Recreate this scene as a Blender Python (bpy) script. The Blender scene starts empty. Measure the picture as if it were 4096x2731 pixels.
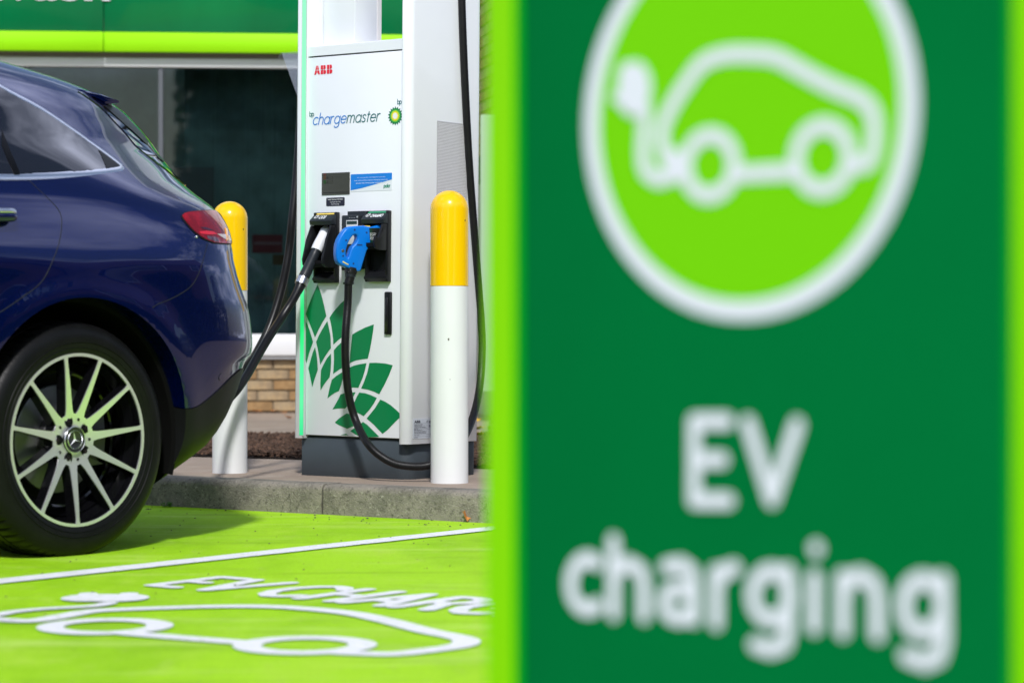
import bpy, bmesh, math, random
from mathutils import Vector, Matrix
from mathutils.geometry import delaunay_2d_cdt
from mathutils.bvhtree import BVHTree

random.seed(7)
SC = bpy.context.scene
COL = SC.collection
rad = math.radians
PI = math.pi

# ------------------------------------------------------------------ camera, sky, sun, exposure
F = 85.0 / 36.0 * 4096.0          # focal length in photo pixels
CH = 0.705                        # camera height
HOR = 1320.0                      # photo row of the horizon
cam = bpy.data.cameras.new('camera')
cam.lens = 85; cam.sensor_width = 36; cam.sensor_fit = 'HORIZONTAL'
cam.shift_y = -(1365.5 - HOR) / 4096.0
cam.clip_start = 0.1; cam.clip_end = 800
cam.dof.use_dof = True; cam.dof.focus_distance = 9.2; cam.dof.aperture_fstop = 3.1
co = bpy.data.objects.new('camera', cam); COL.objects.link(co)
co.location = (0, 0, CH); co.rotation_euler = (rad(90), 0, 0)
SC.camera = co

SUN_EL = 42
world = bpy.data.worlds.new('World'); SC.world = world; world.use_nodes = True
wn = world.node_tree; wn.nodes.clear()
def WN(t, **k):
    n = wn.nodes.new(t)
    for a, b in k.items(): setattr(n, a, b)
    return n
wo = WN('ShaderNodeOutputWorld'); wb = WN('ShaderNodeBackground')
sky = WN('ShaderNodeTexSky', sky_type='NISHITA'); sky.sun_disc = False
sky.sun_elevation = rad(SUN_EL); sky.sun_rotation = rad(176); sky.altitude = 50; sky.dust_density = 1.2
tc = WN('ShaderNodeTexCoord'); sep = WN('ShaderNodeSeparateXYZ')
wn.links.new(tc.outputs['Generated'], sep.inputs[0])
ad = WN('ShaderNodeMath', operation='ADD'); ad.inputs[1].default_value = 0.22
wn.links.new(sep.outputs['Z'], ad.inputs[0])
mx = WN('ShaderNodeMath', operation='MAXIMUM'); mx.inputs[1].default_value = 0.12
wn.links.new(ad.outputs[0], mx.inputs[0])
dv = WN('ShaderNodeVectorMath', operation='DIVIDE')
wn.links.new(tc.outputs['Generated'], dv.inputs[0]); wn.links.new(mx.outputs[0], dv.inputs[1])
cn = WN('ShaderNodeTexNoise'); cn.inputs['Scale'].default_value = 1.7; cn.inputs['Detail'].default_value = 7; cn.inputs['Roughness'].default_value = .58
wn.links.new(dv.outputs[0], cn.inputs['Vector'])
cr = WN('ShaderNodeValToRGB'); cr.color_ramp.elements[0].position = .50; cr.color_ramp.elements[1].position = .72
wn.links.new(cn.outputs['Fac'], cr.inputs[0])
cm = WN('ShaderNodeMix', data_type='RGBA'); cm.inputs['B'].default_value = (21.5, 23.0, 29.5, 1)
wn.links.new(cr.outputs[0], cm.inputs['Factor']); wn.links.new(sky.outputs[0], cm.inputs['A'])
wn.links.new(cm.outputs['Result'], wb.inputs['Color']); wb.inputs['Strength'].default_value = 0.078
wn.links.new(wb.outputs[0], wo.inputs[0])

sl = bpy.data.lights.new('sun', 'SUN'); sl.energy = 2.5; sl.angle = rad(4.5); sl.color = (1.0, .98, .965)
so = bpy.data.objects.new('sun', sl); COL.objects.link(so); so.rotation_euler = (rad(90 - SUN_EL), 0, rad(4)); so.location = (0, -8, 9)
SC.view_settings.view_transform = 'Standard'; SC.view_settings.look = 'None'
SC.view_settings.exposure = 0.42; SC.view_settings.gamma = 1; SC.view_settings.use_curve_mapping = False

# ------------------------------------------------------------------ materials
MATS = {}
def mat(name, col, rough=.5, metal=0.0, coat=0.0, spec=.5, var=0.0, vscale=6.0, bump=0.0, bscale=60.0,
        emit=None, estr=0.0, col2=None, v2=(.45, .6), stretch=None, coat_rough=.03, rvar=0.0):
    if name in MATS: return MATS[name]
    m = bpy.data.materials.new(name); m.use_nodes = True; MATS[name] = m
    nt = m.node_tree; p = nt.nodes['Principled BSDF']
    p.inputs['Base Color'].default_value = (*col, 1); p.inputs['Roughness'].default_value = rough
    p.inputs['Metallic'].default_value = metal; p.inputs['Coat Weight'].default_value = coat
    p.inputs['Coat Roughness'].default_value = coat_rough; p.inputs['Specular IOR Level'].default_value = spec
    if emit:
        p.inputs['Emission Color'].default_value = (*emit, 1); p.inputs['Emission Strength'].default_value = estr
    L = nt.links
    t = nt.nodes.new('ShaderNodeTexCoord'); src = t.outputs['Object']
    if stretch:
        mp = nt.nodes.new('ShaderNodeMapping'); mp.inputs['Scale'].default_value = stretch
        L.new(src, mp.inputs[0]); src = mp.outputs[0]
    if var or col2:
        n = nt.nodes.new('ShaderNodeTexNoise'); n.inputs['Scale'].default_value = vscale; n.inputs['Detail'].default_value = 8
        n.inputs['Roughness'].default_value = .62
        L.new(src, n.inputs['Vector'])
        mixn = nt.nodes.new('ShaderNodeMix'); mixn.data_type = 'RGBA'
        r = nt.nodes.new('ShaderNodeValToRGB'); r.color_ramp.elements[0].position = v2[0] if col2 else .3; r.color_ramp.elements[1].position = v2[1] if col2 else .7
        L.new(n.outputs['Fac'], r.inputs[0]); L.new(r.outputs[0], mixn.inputs['Factor'])
        mixn.inputs['A'].default_value = (*col, 1) if col2 else (*[c * (1 - var) for c in col], 1)
        mixn.inputs['B'].default_value = (*col2, 1) if col2 else (*[min(1, c * (1 + var)) for c in col], 1)
        L.new(mixn.outputs['Result'], p.inputs['Base Color'])
        if rvar:
            mr = nt.nodes.new('ShaderNodeMapRange'); mr.inputs['To Min'].default_value = max(0, rough - rvar); mr.inputs['To Max'].default_value = rough + rvar
            L.new(n.outputs['Fac'], mr.inputs['Value']); L.new(mr.outputs[0], p.inputs['Roughness'])
    if bump:
        n2 = nt.nodes.new('ShaderNodeTexNoise'); n2.inputs['Scale'].default_value = bscale; n2.inputs['Detail'].default_value = 6
        L.new(src, n2.inputs['Vector'])
        b = nt.nodes.new('ShaderNodeBump'); b.inputs['Strength'].default_value = bump; b.inputs['Distance'].default_value = .01
        L.new(n2.outputs['Fac'], b.inputs['Height']); L.new(b.outputs[0], p.inputs['Normal'])
    return m

def layered(name, base, layers, rough=.8, bump=.3, bscale=90, spec=.3, rough2=None):
    """base colour with several noise layers: (colour, scale, lo, hi, strength, stretch)"""
    m = bpy.data.materials.new(name); m.use_nodes = True; MATS[name] = m
    nt = m.node_tree; p = nt.nodes['Principled BSDF']; L = nt.links
    p.inputs['Roughness'].default_value = rough; p.inputs['Specular IOR Level'].default_value = spec
    t = nt.nodes.new('ShaderNodeTexCoord')
    cur = None
    for i, (c, sc, lo, hi, st, strh) in enumerate(layers):
        mp = nt.nodes.new('ShaderNodeMapping'); mp.inputs['Scale'].default_value = strh or (1, 1, 1); mp.inputs['Location'].default_value = (i * 3.7, i * 1.3, i * 2.1)
        L.new(t.outputs['Object'], mp.inputs[0])
        n = nt.nodes.new('ShaderNodeTexNoise'); n.inputs['Scale'].default_value = sc; n.inputs['Detail'].default_value = 9; n.inputs['Roughness'].default_value = .65
        L.new(mp.outputs[0], n.inputs['Vector'])
        r = nt.nodes.new('ShaderNodeMapRange'); r.clamp = True
        r.inputs['From Min'].default_value = lo; r.inputs['From Max'].default_value = hi; r.inputs['To Max'].default_value = st
        L.new(n.outputs['Fac'], r.inputs['Value'])
        mixn = nt.nodes.new('ShaderNodeMix'); mixn.data_type = 'RGBA'
        if cur is None: mixn.inputs['A'].default_value = (*base, 1)
        else: L.new(cur, mixn.inputs['A'])
        mixn.inputs['B'].default_value = (*c, 1)
        L.new(r.outputs[0], mixn.inputs['Factor']); cur = mixn.outputs['Result']
    L.new(cur, p.inputs['Base Color'])
    n2 = nt.nodes.new('ShaderNodeTexNoise'); n2.inputs['Scale'].default_value = bscale; n2.inputs['Detail'].default_value = 8
    L.new(t.outputs['Object'], n2.inputs['Vector'])
    b = nt.nodes.new('ShaderNodeBump'); b.inputs['Strength'].default_value = bump; b.inputs['Distance'].default_value = .01
    L.new(n2.outputs['Fac'], b.inputs['Height']); L.new(b.outputs[0], p.inputs['Normal'])
    return m

def glassmat(name, tint=(1, 1, 1), fac=.08, ior=1.5, rough=.0, const=False):
    m = bpy.data.materials.new(name); m.use_nodes = True; MATS[name] = m
    nt = m.node_tree; nt.nodes.clear(); L = nt.links
    o = nt.nodes.new('ShaderNodeOutputMaterial'); tr = nt.nodes.new('ShaderNodeBsdfTransparent'); tr.inputs[0].default_value = (*tint, 1)
    g = nt.nodes.new('ShaderNodeBsdfGlossy'); g.inputs['Roughness'].default_value = rough
    fr = nt.nodes.new('ShaderNodeFresnel'); fr.inputs[0].default_value = ior
    a = nt.nodes.new('ShaderNodeMath'); a.operation = 'ADD'; a.inputs[1].default_value = fac; a.use_clamp = True
    mxs = nt.nodes.new('ShaderNodeMixShader')
    a.inputs[0].default_value = 0
    if not const: L.new(fr.outputs[0], a.inputs[0])
    L.new(a.outputs[0], mxs.inputs[0]); L.new(tr.outputs[0], mxs.inputs[1]); L.new(g.outputs[0], mxs.inputs[2]); L.new(mxs.outputs[0], o.inputs[0])
    return m

LIME = (.36, .72, .003)
WHITE = mat('white_paint', (.80, .82, .865), .32, coat=.25, var=.015, vscale=3)
WHITE_PRINT = mat('white_print', (.82, .84, .84), .45)
GREEN_DARK = mat('dark_green_vinyl', (.0, .165, .042), .35, var=.05, vscale=2)
GREEN_SIGN = mat('sign_green', (.0, .19, .039), .7, spec=.02, var=.05, vscale=3)
LIME_SIGN = mat('sign_lime', (.27, .80, .0), .6, spec=.12)
MIDGREEN = mat('sign_mid_green', (.0, .52, .0), .6, spec=.12)
BLACKP = mat('black_plastic', (.008, .0085, .010), .36, spec=.3, var=.15, vscale=20)
BLACKP2 = mat('charcoal_plastic', (.016, .020, .025), .40, spec=.3, var=.1, vscale=20)
RUBBER = mat('black_rubber', (.007, .007, .008), .42, spec=.25, var=.3, vscale=30, bump=.1, bscale=150)
PLINTH = mat('grey_plinth_paint', (.052, .066, .078), .45, spec=.3, var=.08, vscale=5, bump=.04, bscale=300)
ALU = mat('brushed_aluminium', (.62, .63, .65), .28, metal=1)
CHROME = mat('chrome', (.90, .91, .95), .30, metal=1)
BLUEP = mat('blue_plastic', (.0, .165, .66), .32, coat=.15, spec=.3)
YELLOW = mat('yellow_paint', (.93, .55, .0), .25, coat=.3, spec=.3, var=.02)
BOLLW = mat('white_sleeve', (.78, .80, .80), .33, coat=.3, var=.02, vscale=5)
SCUFF = mat('scuff', (.15, .14, .13), .8)

# ------------------------------------------------------------------ helpers
def tag(o, label=None, cat=None, group=None, kind=None):
    if label: o['label'] = label
    if cat: o['category'] = cat
    if group: o['group'] = group
    if kind: o['kind'] = kind
    return o

def empty(name, loc, rz=0.0, rx=0.0, ry=0.0):
    o = bpy.data.objects.new(name, None); COL.objects.link(o)
    o.location = loc; o.rotation_euler = (rx, ry, rz); o.empty_display_size = .1
    return o

def mk(name, verts, faces, m, parent=None, smooth=False, angle=35):
    me = bpy.data.meshes.new(name); me.from_pydata([tuple(v) for v in verts], [], faces); me.validate(); me.update()
    me.materials.append(m)
    if smooth:
        me.shade_smooth()
        me.set_sharp_from_angle(angle=rad(angle))
    o = bpy.data.objects.new(name, me); COL.objects.link(o)
    if parent: o.parent = parent
    return o

def mkbm(name, bm, m, parent=None, smooth=False, angle=35, recalc=True):
    if recalc: bmesh.ops.recalc_face_normals(bm, faces=bm.faces)
    me = bpy.data.meshes.new(name); bm.to_mesh(me); bm.free(); me.materials.append(m)
    if smooth:
        me.shade_smooth(); me.set_sharp_from_angle(angle=rad(angle))
    o = bpy.data.objects.new(name, me); COL.objects.link(o)
    if parent: o.parent = parent
    return o

def addbox(bm, x0, x1, y0, y1, z0, z1, bev=0.0, seg=2):
    r = bmesh.ops.create_cube(bm, size=1)
    vs = r['verts']
    for v in vs:
        v.co = Vector(((x0 + x1) / 2 + v.co.x * (x1 - x0), (y0 + y1) / 2 + v.co.y * (y1 - y0), (z0 + z1) / 2 + v.co.z * (z1 - z0)))
    if bev:
        es = list({e for v in vs for e in v.link_edges})
        bmesh.ops.bevel(bm, geom=es, offset=bev, segments=seg, profile=.5, affect='EDGES')

def box(name, x0, x1, y0, y1, z0, z1, m, parent=None, bev=0.0, seg=2):
    bm = bmesh.new(); addbox(bm, x0, x1, y0, y1, z0, z1, bev, seg)
    return mkbm(name, bm, m, parent, smooth=bev > 0, angle=50)

def addprism(bm, poly, axis, a0, a1, bev=0.0, seg=2):
    """poly of 2D points extruded along an axis; axis 'x': pts are (y,z); 'y': (x,z); 'z': (x,y)"""
    def P(p, a):
        return (a, p[0], p[1]) if axis == 'x' else (p[0], a, p[1]) if axis == 'y' else (p[0], p[1], a)
    b = [bm.verts.new(P(p, a0)) for p in poly]; t = [bm.verts.new(P(p, a1)) for p in poly]
    n = len(poly); fs = [bm.faces.new(b), bm.faces.new(t[::-1])]
    for i in range(n): fs.append(bm.faces.new((b[i], t[i], t[(i + 1) % n], b[(i + 1) % n])))
    bmesh.ops.recalc_face_normals(bm, faces=fs)
    if bev:
        es = set(fs[0].edges) | set(fs[1].edges)
        bmesh.ops.bevel(bm, geom=list(es), offset=bev, segments=seg, profile=.5, affect='EDGES', clamp_overlap=True)

def prism(name, poly, axis, a0, a1, m, parent=None, bev=0.0, seg=2, angle=40):
    bm = bmesh.new(); addprism(bm, poly, axis, a0, a1, bev, seg)
    return mkbm(name, bm, m, parent, smooth=True, angle=angle)

def addlathe(bm, prof, c=(0, 0, 0), n=40, axis='z', cap=True):
    rings = []
    for (r, h) in prof:
        ring = []
        for i in range(n):
            a = 2 * PI * i / n
            q = (r * math.cos(a), r * math.sin(a))
            v = (q[0], q[1], h) if axis == 'z' else (q[0], h, q[1])
            ring.append(bm.verts.new((v[0] + c[0], v[1] + c[1], v[2] + c[2])))
        rings.append(ring)
    for k in range(len(rings) - 1):
        for i in range(n):
            bm.faces.new((rings[k][i], rings[k][(i + 1) % n], rings[k + 1][(i + 1) % n], rings[k + 1][i]))
    if cap:
        bm.faces.new(rings[0]); bm.faces.new(rings[-1][::-1])

def lathe(name, prof, m, parent=None, c=(0, 0, 0), n=40, axis='z', cap=True, angle=40):
    bm = bmesh.new(); addlathe(bm, prof, c, n, axis, cap)
    return mkbm(name, bm, m, parent, smooth=True, angle=angle)

def catmull(pts, sub=8):
    P = [Vector(p) for p in pts]; P = [P[0] * 2 - P[1]] + P + [P[-1] * 2 - P[-2]]
    out = []
    for i in range(1, len(P) - 2):
        for k in range(sub):
            t = k / sub; a, b, c, d = P[i - 1], P[i], P[i + 1], P[i + 2]
            out.append(.5 * ((2 * b) + (c - a) * t + (2 * a - 5 * b + 4 * c - d) * t * t + (3 * b - a - 3 * c + d) * t ** 3))
    out.append(P[-2]); return out

def tubemesh(pts, rfun, n=16, squash=None):
    vs, fs = [], []
    up = None; m = len(pts)
    for i, p in enumerate(pts):
        t = (pts[min(i + 1, m - 1)] - pts[max(i - 1, 0)]).normalized()
        if up is None: up = t.orthogonal().normalized()
        up = (up - t * up.dot(t)).normalized(); sd = t.cross(up)
        r = rfun(i / (m - 1)) if callable(rfun) else rfun
        for k in range(n):
            a = 2 * PI * k / n
            vs.append(p + up * (r * math.cos(a)) + sd * (r * math.sin(a)))
    for i in range(m - 1):
        for k in range(n):
            fs.append((i * n + k, i * n + (k + 1) % n, (i + 1) * n + (k + 1) % n, (i + 1) * n + k))
    fs.append(tuple(range(n))[::-1]); fs.append(tuple(range((m - 1) * n, m * n)))
    return vs, fs

def tube(name, pts, r, m, parent=None, sub=8, n=16):
    vs, fs = tubemesh(catmull(pts, sub) if sub else [Vector(p) for p in pts], r, n)
    return mk(name, vs, fs, m, parent, smooth=True, angle=60)

# flat print: union of 2D polygons
def union2d(polys):
    vs, fs = [], []
    for p in polys:
        # force counter-clockwise
        a = sum(p[i][0] * p[(i + 1) % len(p)][1] - p[(i + 1) % len(p)][0] * p[i][1] for i in range(len(p)))
        if a < 0: p = p[::-1]
        b = len(vs); vs += [Vector((q[0], q[1])) for q in p]; fs.append(list(range(b, b + len(p))))
    r = delaunay_2d_cdt(vs, [], fs, 1, 1e-6)
    return r[0], [f for f, o in zip(r[2], r[5]) if len(o)]

def stroke(pts, w, closed=False, nd=12):
    P = [Vector(p[:2]) for p in pts]; out = []
    n = len(P); ww = w if isinstance(w, (list, tuple)) else [w] * n
    for i in range(n if closed else n - 1):
        a, b = P[i], P[(i + 1) % n]; d = b - a
        if d.length < 1e-6: continue
        d.normalize(); q = Vector((-d.y, d.x)); wa, wb_ = ww[i] / 2, ww[(i + 1) % n] / 2
        out.append([tuple(a + q * wa), tuple(a - q * wa), tuple(b - q * wb_), tuple(b + q * wb_)])
    for i, p in enumerate(P):
        r = ww[i] / 2 * .999
        out.append([(p.x + r * math.cos(2 * PI * k / nd + .1), p.y + r * math.sin(2 * PI * k / nd + .1)) for k in range(nd)])
    return out

def curve2(pts, sub=6):
    return [(v.x, v.y) for v in catmull([(p[0], p[1], 0) for p in pts], sub)]

def flat(name, polys, fn, m, parent=None):
    """fn maps (a,b) to a 3D point"""
    vs, fs = union2d(polys)
    o = mk(name, [fn(v[0], v[1]) for v in vs], [tuple(f) for f in fs], m, parent)
    return o

def textmesh(body, shear=0.0, offset=0.0, spacing=1.0):
    c = bpy.data.curves.new('t', 'FONT'); c.body = body; c.size = 1; c.shear = shear; c.offset = offset; c.space_character = spacing
    c.resolution_u = 4; c.fill_mode = 'FRONT'
    o = bpy.data.objects.new('t', c); COL.objects.link(o)
    dg = bpy.context.evaluated_depsgraph_get(); dg.update()
    me = bpy.data.meshes.new_from_object(o.evaluated_get(dg))
    vs = [v.co.copy() for v in me.vertices]; fs = [tuple(p.vertices) for p in me.polygons]
    bpy.data.objects.remove(o); bpy.data.meshes.remove(me)
    return vs, fs

def text(name, body, x0, x1, zb, zt, fn, m, parent, shear=0.0, offset=0.0, spacing=1.0, keep=None):
    """fit the letters in the box x0..x1, zb..zt of the surface fn(a,b)"""
    vs, fs = textmesh(body, shear, offset, spacing)
    ax0 = min(v.x for v in vs); ax1 = max(v.x for v in vs); ay0 = min(v.y for v in vs); ay1 = max(v.y for v in vs)
    V = [fn(x0 + (v.x - ax0) / (ax1 - ax0) * (x1 - x0), zb + (v.y - ay0) / (ay1 - ay0) * (zt - zb)) for v in vs]
    return mk(name, V, fs, m, parent)

class Frame:
    """local frame: x = e1, y = e2 (horizontal), z up"""
    def __init__(s, ox, oy, oz, ang):
        s.o = Vector((ox, oy, oz)); s.a = ang
        s.R = Matrix.Rotation(ang, 3, 'Z'); s.Ri = s.R.transposed()
    def w2l(s, v): return s.Ri @ (Vector(v) - s.o)
    def l2w(s, v): return s.R @ Vector(v) + s.o
    def ray(s, px, py):
        d = Vector(((px - 2048) / F, 1, -(py - HOR) / F))
        return s.w2l((0, 0, CH)), (s.Ri @ d)
    def ony(s, px, py, y=0.0):      # local x,z on the plane y = const
        o, d = s.ray(px, py); k = (y - o.y) / d.y; p = o + d * k; return p.x, p.z
    def onx(s, px, py, x=0.0):
        o, d = s.ray(px, py); k = (x - o.x) / d.x; p = o + d * k; return p.y, p.z
def ground(px, py, z=0.0):
    Y = (CH - z) * F / (py - HOR); return ((px - 2048) / F * Y, Y)
def at(px, py, Y): return Vector(((px - 2048) / F * Y, Y, CH - (py - HOR) / F * Y))

# ================================================================== SETTING
PZ = .115                         # pavement height
KA = rad(-33.4); KD = Vector((math.cos(KA), math.sin(KA))); KN = Vector((-KD.y, KD.x))   # kerb direction, normal (away)
K0 = Vector((-.73, 9.25))         # point on the kerb foot, at a joint

ASPH = layered('asphalt', (.05, .05, .052), [((.09, .09, .09), 40, .5, .7, .7, None)], rough=.9)
m_lime = layered('lime_bay_paint', (.42, .78, .016), [
    ((.22, .50, .002), 1.3, .46, .66, .65, (1, .35, 1)), ((.50, .78, .06), 3.2, .52, .72, .6, (1, .5, 1)), ((.52, .72, .12), 14, .56, .75, .5, (1, .4, 1)),
    ((.05, .10, .01), 26, .66, .74, .75, None), ((.06, .13, .02), 2.1, .66, .78, .6, (1, .3, 1)), ((.62, .80, .25), 60, .62, .75, .35, None), ((.18, .40, .004), 95, .54, .68, .5, None), ((.12, .26, .01), 5, .60, .72, .45, (.25, 1.6, 1)), ((.20, .42, .01), 2.3, .55, .70, .5, (.5, 2.0, 1)), ((.60, .82, .18), 3.1, .54, .70, .5, (.4, 1.8, 1))], rough=.7, bump=.55, bscale=170, spec=.12)
m_line = layered('white_line_paint', (.90, .91, .92), [((.55, .70, .30), 34, .57, .67, .7, None), ((.60, .62, .56), 6, .54, .74, .4, None), ((.30, .5, .08), 85, .60, .68, .8, None)], rough=.6, bump=.3, bscale=120)
m_pave = layered('tan_concrete', (.36, .28, .215), [((.25, .20, .16), 2.2, .45, .7, .7, None), ((.45, .38, .31), 7, .5, .7, .6, None), ((.13, .11, .09), 50, .62, .7, .5, None), ((.40, .37, .35), 160, .55, .7, .5, None)], rough=.9, bump=.35, bscale=140)
m_kerb = layered('kerb_concrete', (.27, .245, .205), [((.14, .135, .11), 6, .45, .66, .7, None), ((.09, .085, .07), 60, .53, .64, .7, None), ((.06, .055, .04), 11, .57, .70, .65, (1, 1, 2.2)), ((.07, .068, .055), 5, .52, .70, .55, None), ((.42, .40, .34), 70, .58, .68, .7, None), ((.02, .02, .018), 120, .62, .68, .8, None), ((.52, .46, .36), 190, .63, .68, .8, None)], rough=.92, bump=.5, bscale=130)

def sheet(name, pts, z, m, **k):
    return tag(mk(name, [(p[0], p[1], z) for p in pts], [tuple(range(len(pts)))], m), kind='structure', **k)
sheet('ground', [(-160, -160), (160, -160), (160, 160), (-160, 160)], -.004, ASPH)
def kp(a, n): return K0 + KD * a + KN * n
sheet('bay_surface', [kp(-7, -5.2), kp(7, -5.2), kp(7, .03), kp(-7, .03)], 0.0, m_lime)

# kerb: one long run of stones
kerb = tag(empty('kerb', (K0.x, K0.y, 0), KA), kind='structure')
def kerbstone():
    bm = bmesh.new(); r = .028
    prof = [(0, -.03), (0, PZ - r)] + [(r - r * math.cos(t), PZ - r + r * math.sin(t)) for t in (rad(22), rad(45), rad(68), rad(90))] + [(.125, PZ), (.125, -.03)]
    N = 6
    rows = []
    for i in range(N + 1):
        x = .004 + (.915 - .008) * i / N
        rows.append([bm.verts.new((x, p[0] + .006 + (random.uniform(-.0015, .0015) if 0 < j < 6 else 0), p[1] + (random.uniform(-.001, .001) if 0 < j < 7 else 0))) for j, p in enumerate(prof)])
    for i in range(N):
        for j in range(len(prof)):
            k = (j + 1) % len(prof); bm.faces.new((rows[i][j], rows[i + 1][j], rows[i + 1][k], rows[i][k]))
    bm.faces.new(rows[0][::-1]); bm.faces.new(rows[-1])
    return bm
for i in range(-7, 7):
    o = mkbm('kerb_stone', kerbstone(), m_kerb, kerb, smooth=True, angle=50); o.location = (i * .915, random.uniform(-.002, .002), random.uniform(-.002, .001))
mk('joint_fill', [(-6.4, .012, -.02), (6.4, .012, -.02), (6.4, .012, PZ - .02), (-6.4, .012, PZ - .02), (-6.4, .12, -.02), (6.4, .12, -.02), (6.4, .12, PZ - .02), (-6.4, .12, PZ - .02)],
   [(0, 1, 2, 3), (3, 2, 6, 7)], mat('joint_mortar', (.05, .047, .04), .95), kerb)
# pavement between kerb and building
pv = [kp(-6.4, .134), kp(6.4, .134), Vector((14, 5)), Vector((14, 40)), Vector((-14, 40)), Vector((-14, 16))]
sheet('pavement', pv, PZ - .002, m_pave)

# painted markings on the bay
def gmap(z):
    return lambda a, b: (a, b, z)
la, lb = Vector(ground(0, 2328)), Vector(ground(1965, 2116))
ld = (lb - la).normalized(); ln = Vector((-ld.y, ld.x)); l0 = la - ld * 2.6; l1 = lb + ld * .36
def bayline(off):
    vs, fs = [], []
    n = 60
    for i in range(n + 1):
        p = l0 + (l1 - l0) * i / n
        for s in (-1, 1):
            q = p + ln * (off + s * .05 + random.uniform(-.0022, .0022)); vs.append((q.x, q.y, .004))
    for i in range(n): fs.append((2 * i, 2 * i + 2, 2 * i + 3, 2 * i + 1))
    return mk('bay_line', vs, fs, m_line)
for k, lab in ((0, 'white bay line running from the wheel side up to the kerb'),):
    tag(bayline(k), lab, 'road marking')

mark = tag(empty('car_symbol', (-.6, 5.7, 0)), 'white painted outline of an electric car with plug on the lime ground', 'road marking')
def loc(fn, o): return lambda a, b: tuple(Vector(fn(a, b)) - o)
def zm(x, y): return ground(x / 1.176, 2250 + y / 1.176)
GO = Vector((-.6, 5.7, 0))
SW = .064
body = [zm(*p) for p in ((30, 275), (130, 279), (230, 268), (330, 250), (450, 231), (700, 220), (1000, 211), (1250, 211), (1450, 222), (1650, 243), (1820, 278), (2000, 325), (2125, 350), (2185, 366), (2190, 385), (2135, 401), (2000, 420), (1850, 435), (1700, 432), (1600, 428))]
polys = stroke(curve2(body, 5), SW)
polys += stroke([zm(610, 338), zm(850, 358), zm(1140, 381)], SW)
def gcircle(cx, cy, r, n=40): return [(cx + r * math.cos(2 * PI * k / n), cy + r * math.sin(2 * PI * k / n)) for k in range(n)]
for (x0, x1, y0, y1) in ((175, 815, 268, 342), (1095, 1775, 349, 440)):
    a, b = zm((x0 + x1) / 2, y0), zm((x0 + x1) / 2, y1)
    c = Vector(((a[0] + b[0]) / 2, (a[1] + b[1]) / 2)); rx = (zm(x1, (y0 + y1) / 2)[0] - zm(x0, (y0 + y1) / 2)[0]) / 2
    polys += stroke(gcircle(c.x, c.y, rx - SW / 2), SW, closed=True)
flat('car_outline', polys, loc(gmap(.004), GO), m_line, mark)
cord = [zm(*p) for p in ((515, 196), (470, 206), (400, 213), (200, 224), (60, 238), (0, 250), (-60, 262), (0, 272), (30, 275))]
polys = stroke(curve2(cord, 5), .045)
pc = zm(495, 172); hx = (zm(700, 172)[0] - zm(288, 172)[0]) / 2; hy = (zm(495, 155)[1] - zm(495, 190)[1]) / 2
polys.append([(pc[0] + hx * math.copysign(abs(math.cos(t)) ** .6, math.cos(t)), pc[1] + hy * math.sin(t)) for t in [2 * PI * k / 32 for k in range(32)]])
for xx in (416, 608):
    q = zm(xx, 152); polys += stroke([q, zm(xx - 6, 160)], .05)
flat('plug_symbol', polys, loc(gmap(.005), GO), m_line, mark)

# ground lettering
GA = rad(-36.8); GT = empty('bay_lettering', (*ground(608, 2344), 0), GA)
tag(GT, 'white painted words EV CHARGING beside the kerb end of the car symbol', 'road marking')
CHH = .275
glyph = {
 'E': ([[(0, 0), (0, 1), (.42, 1)], [(0, .5), (.34, .5)], [(0, 0), (.42, 0)]], .42),
 'V': ([[(0, 1), (.3, 0), (.6, 1)]], .6), ' ': ([], .06),
 'C': ([[(.62, .82), (.48, .96), (.3, 1), (.12, .88), (.0, .65), (0, .35), (.12, .12), (.3, 0), (.48, .04), (.62, .18)]], .6),
 'H': ([[(0, 0), (0, 1)], [(.5, 0), (.5, 1)], [(0, .5), (.5, .5)]], .5),
 'A': ([[(0, 0), (.29, 1), (.58, 0)], [(.1, .33), (.48, .33)]], .58),
 'R': ([[(0, 0), (0, 1), (.3, 1), (.45, .88), (.45, .65), (.3, .52), (0, .52)], [(.26, .52), (.48, 0)]], .48),
 'G': ([[(.62, .82), (.48, .96), (.3, 1), (.12, .88), (.0, .65), (0, .35), (.12, .12), (.3, 0), (.5, .05), (.64, .2), (.64, .46), (.38, .46)]], .64),
 'I': ([[(0, 0), (0, 1)]], .0), 'N': ([[(0, 0), (0, 1), (.5, 0), (.5, 1)]], .5)}
x = .0; W_ = CHH * .78
for ch in 'EV CHARGING':
    segs, adv = glyph[ch]
    if segs:
        polys = []
        for s in segs: polys += stroke([(x + a * W_, b * CHH) for a, b in s], .048)
        flat('letter', polys, lambda a, b: (a, b, .004), m_line, GT)
    x += adv * W_ + .046

# loose grit and bits on the paint
vs, fs = [], []
for k in range(420):
    a_, n_ = random.uniform(-1.9, 1.6), random.uniform(-4.0, -.02) if k % 3 else random.uniform(-.25, -.01)
    p = kp(a_, n_); r = random.uniform(.0015, .006) * (1.2 if k % 9 == 0 else .8); b = len(vs)
    for t in range(5): vs.append((p.x + r * random.uniform(.5, 1.3) * math.cos(t * 1.257), p.y + r * random.uniform(.5, 1.3) * math.sin(t * 1.257), .0045))
    vs.append((p.x, p.y, .0045 + r * .7)); fs += [(b + t, b + (t + 1) % 5, b + 5) for t in range(5)]
tag(mk('grit', vs, fs, mat('grit_grey', (.06, .065, .04), .9, var=.4, vscale=20)), kind='stuff')
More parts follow.
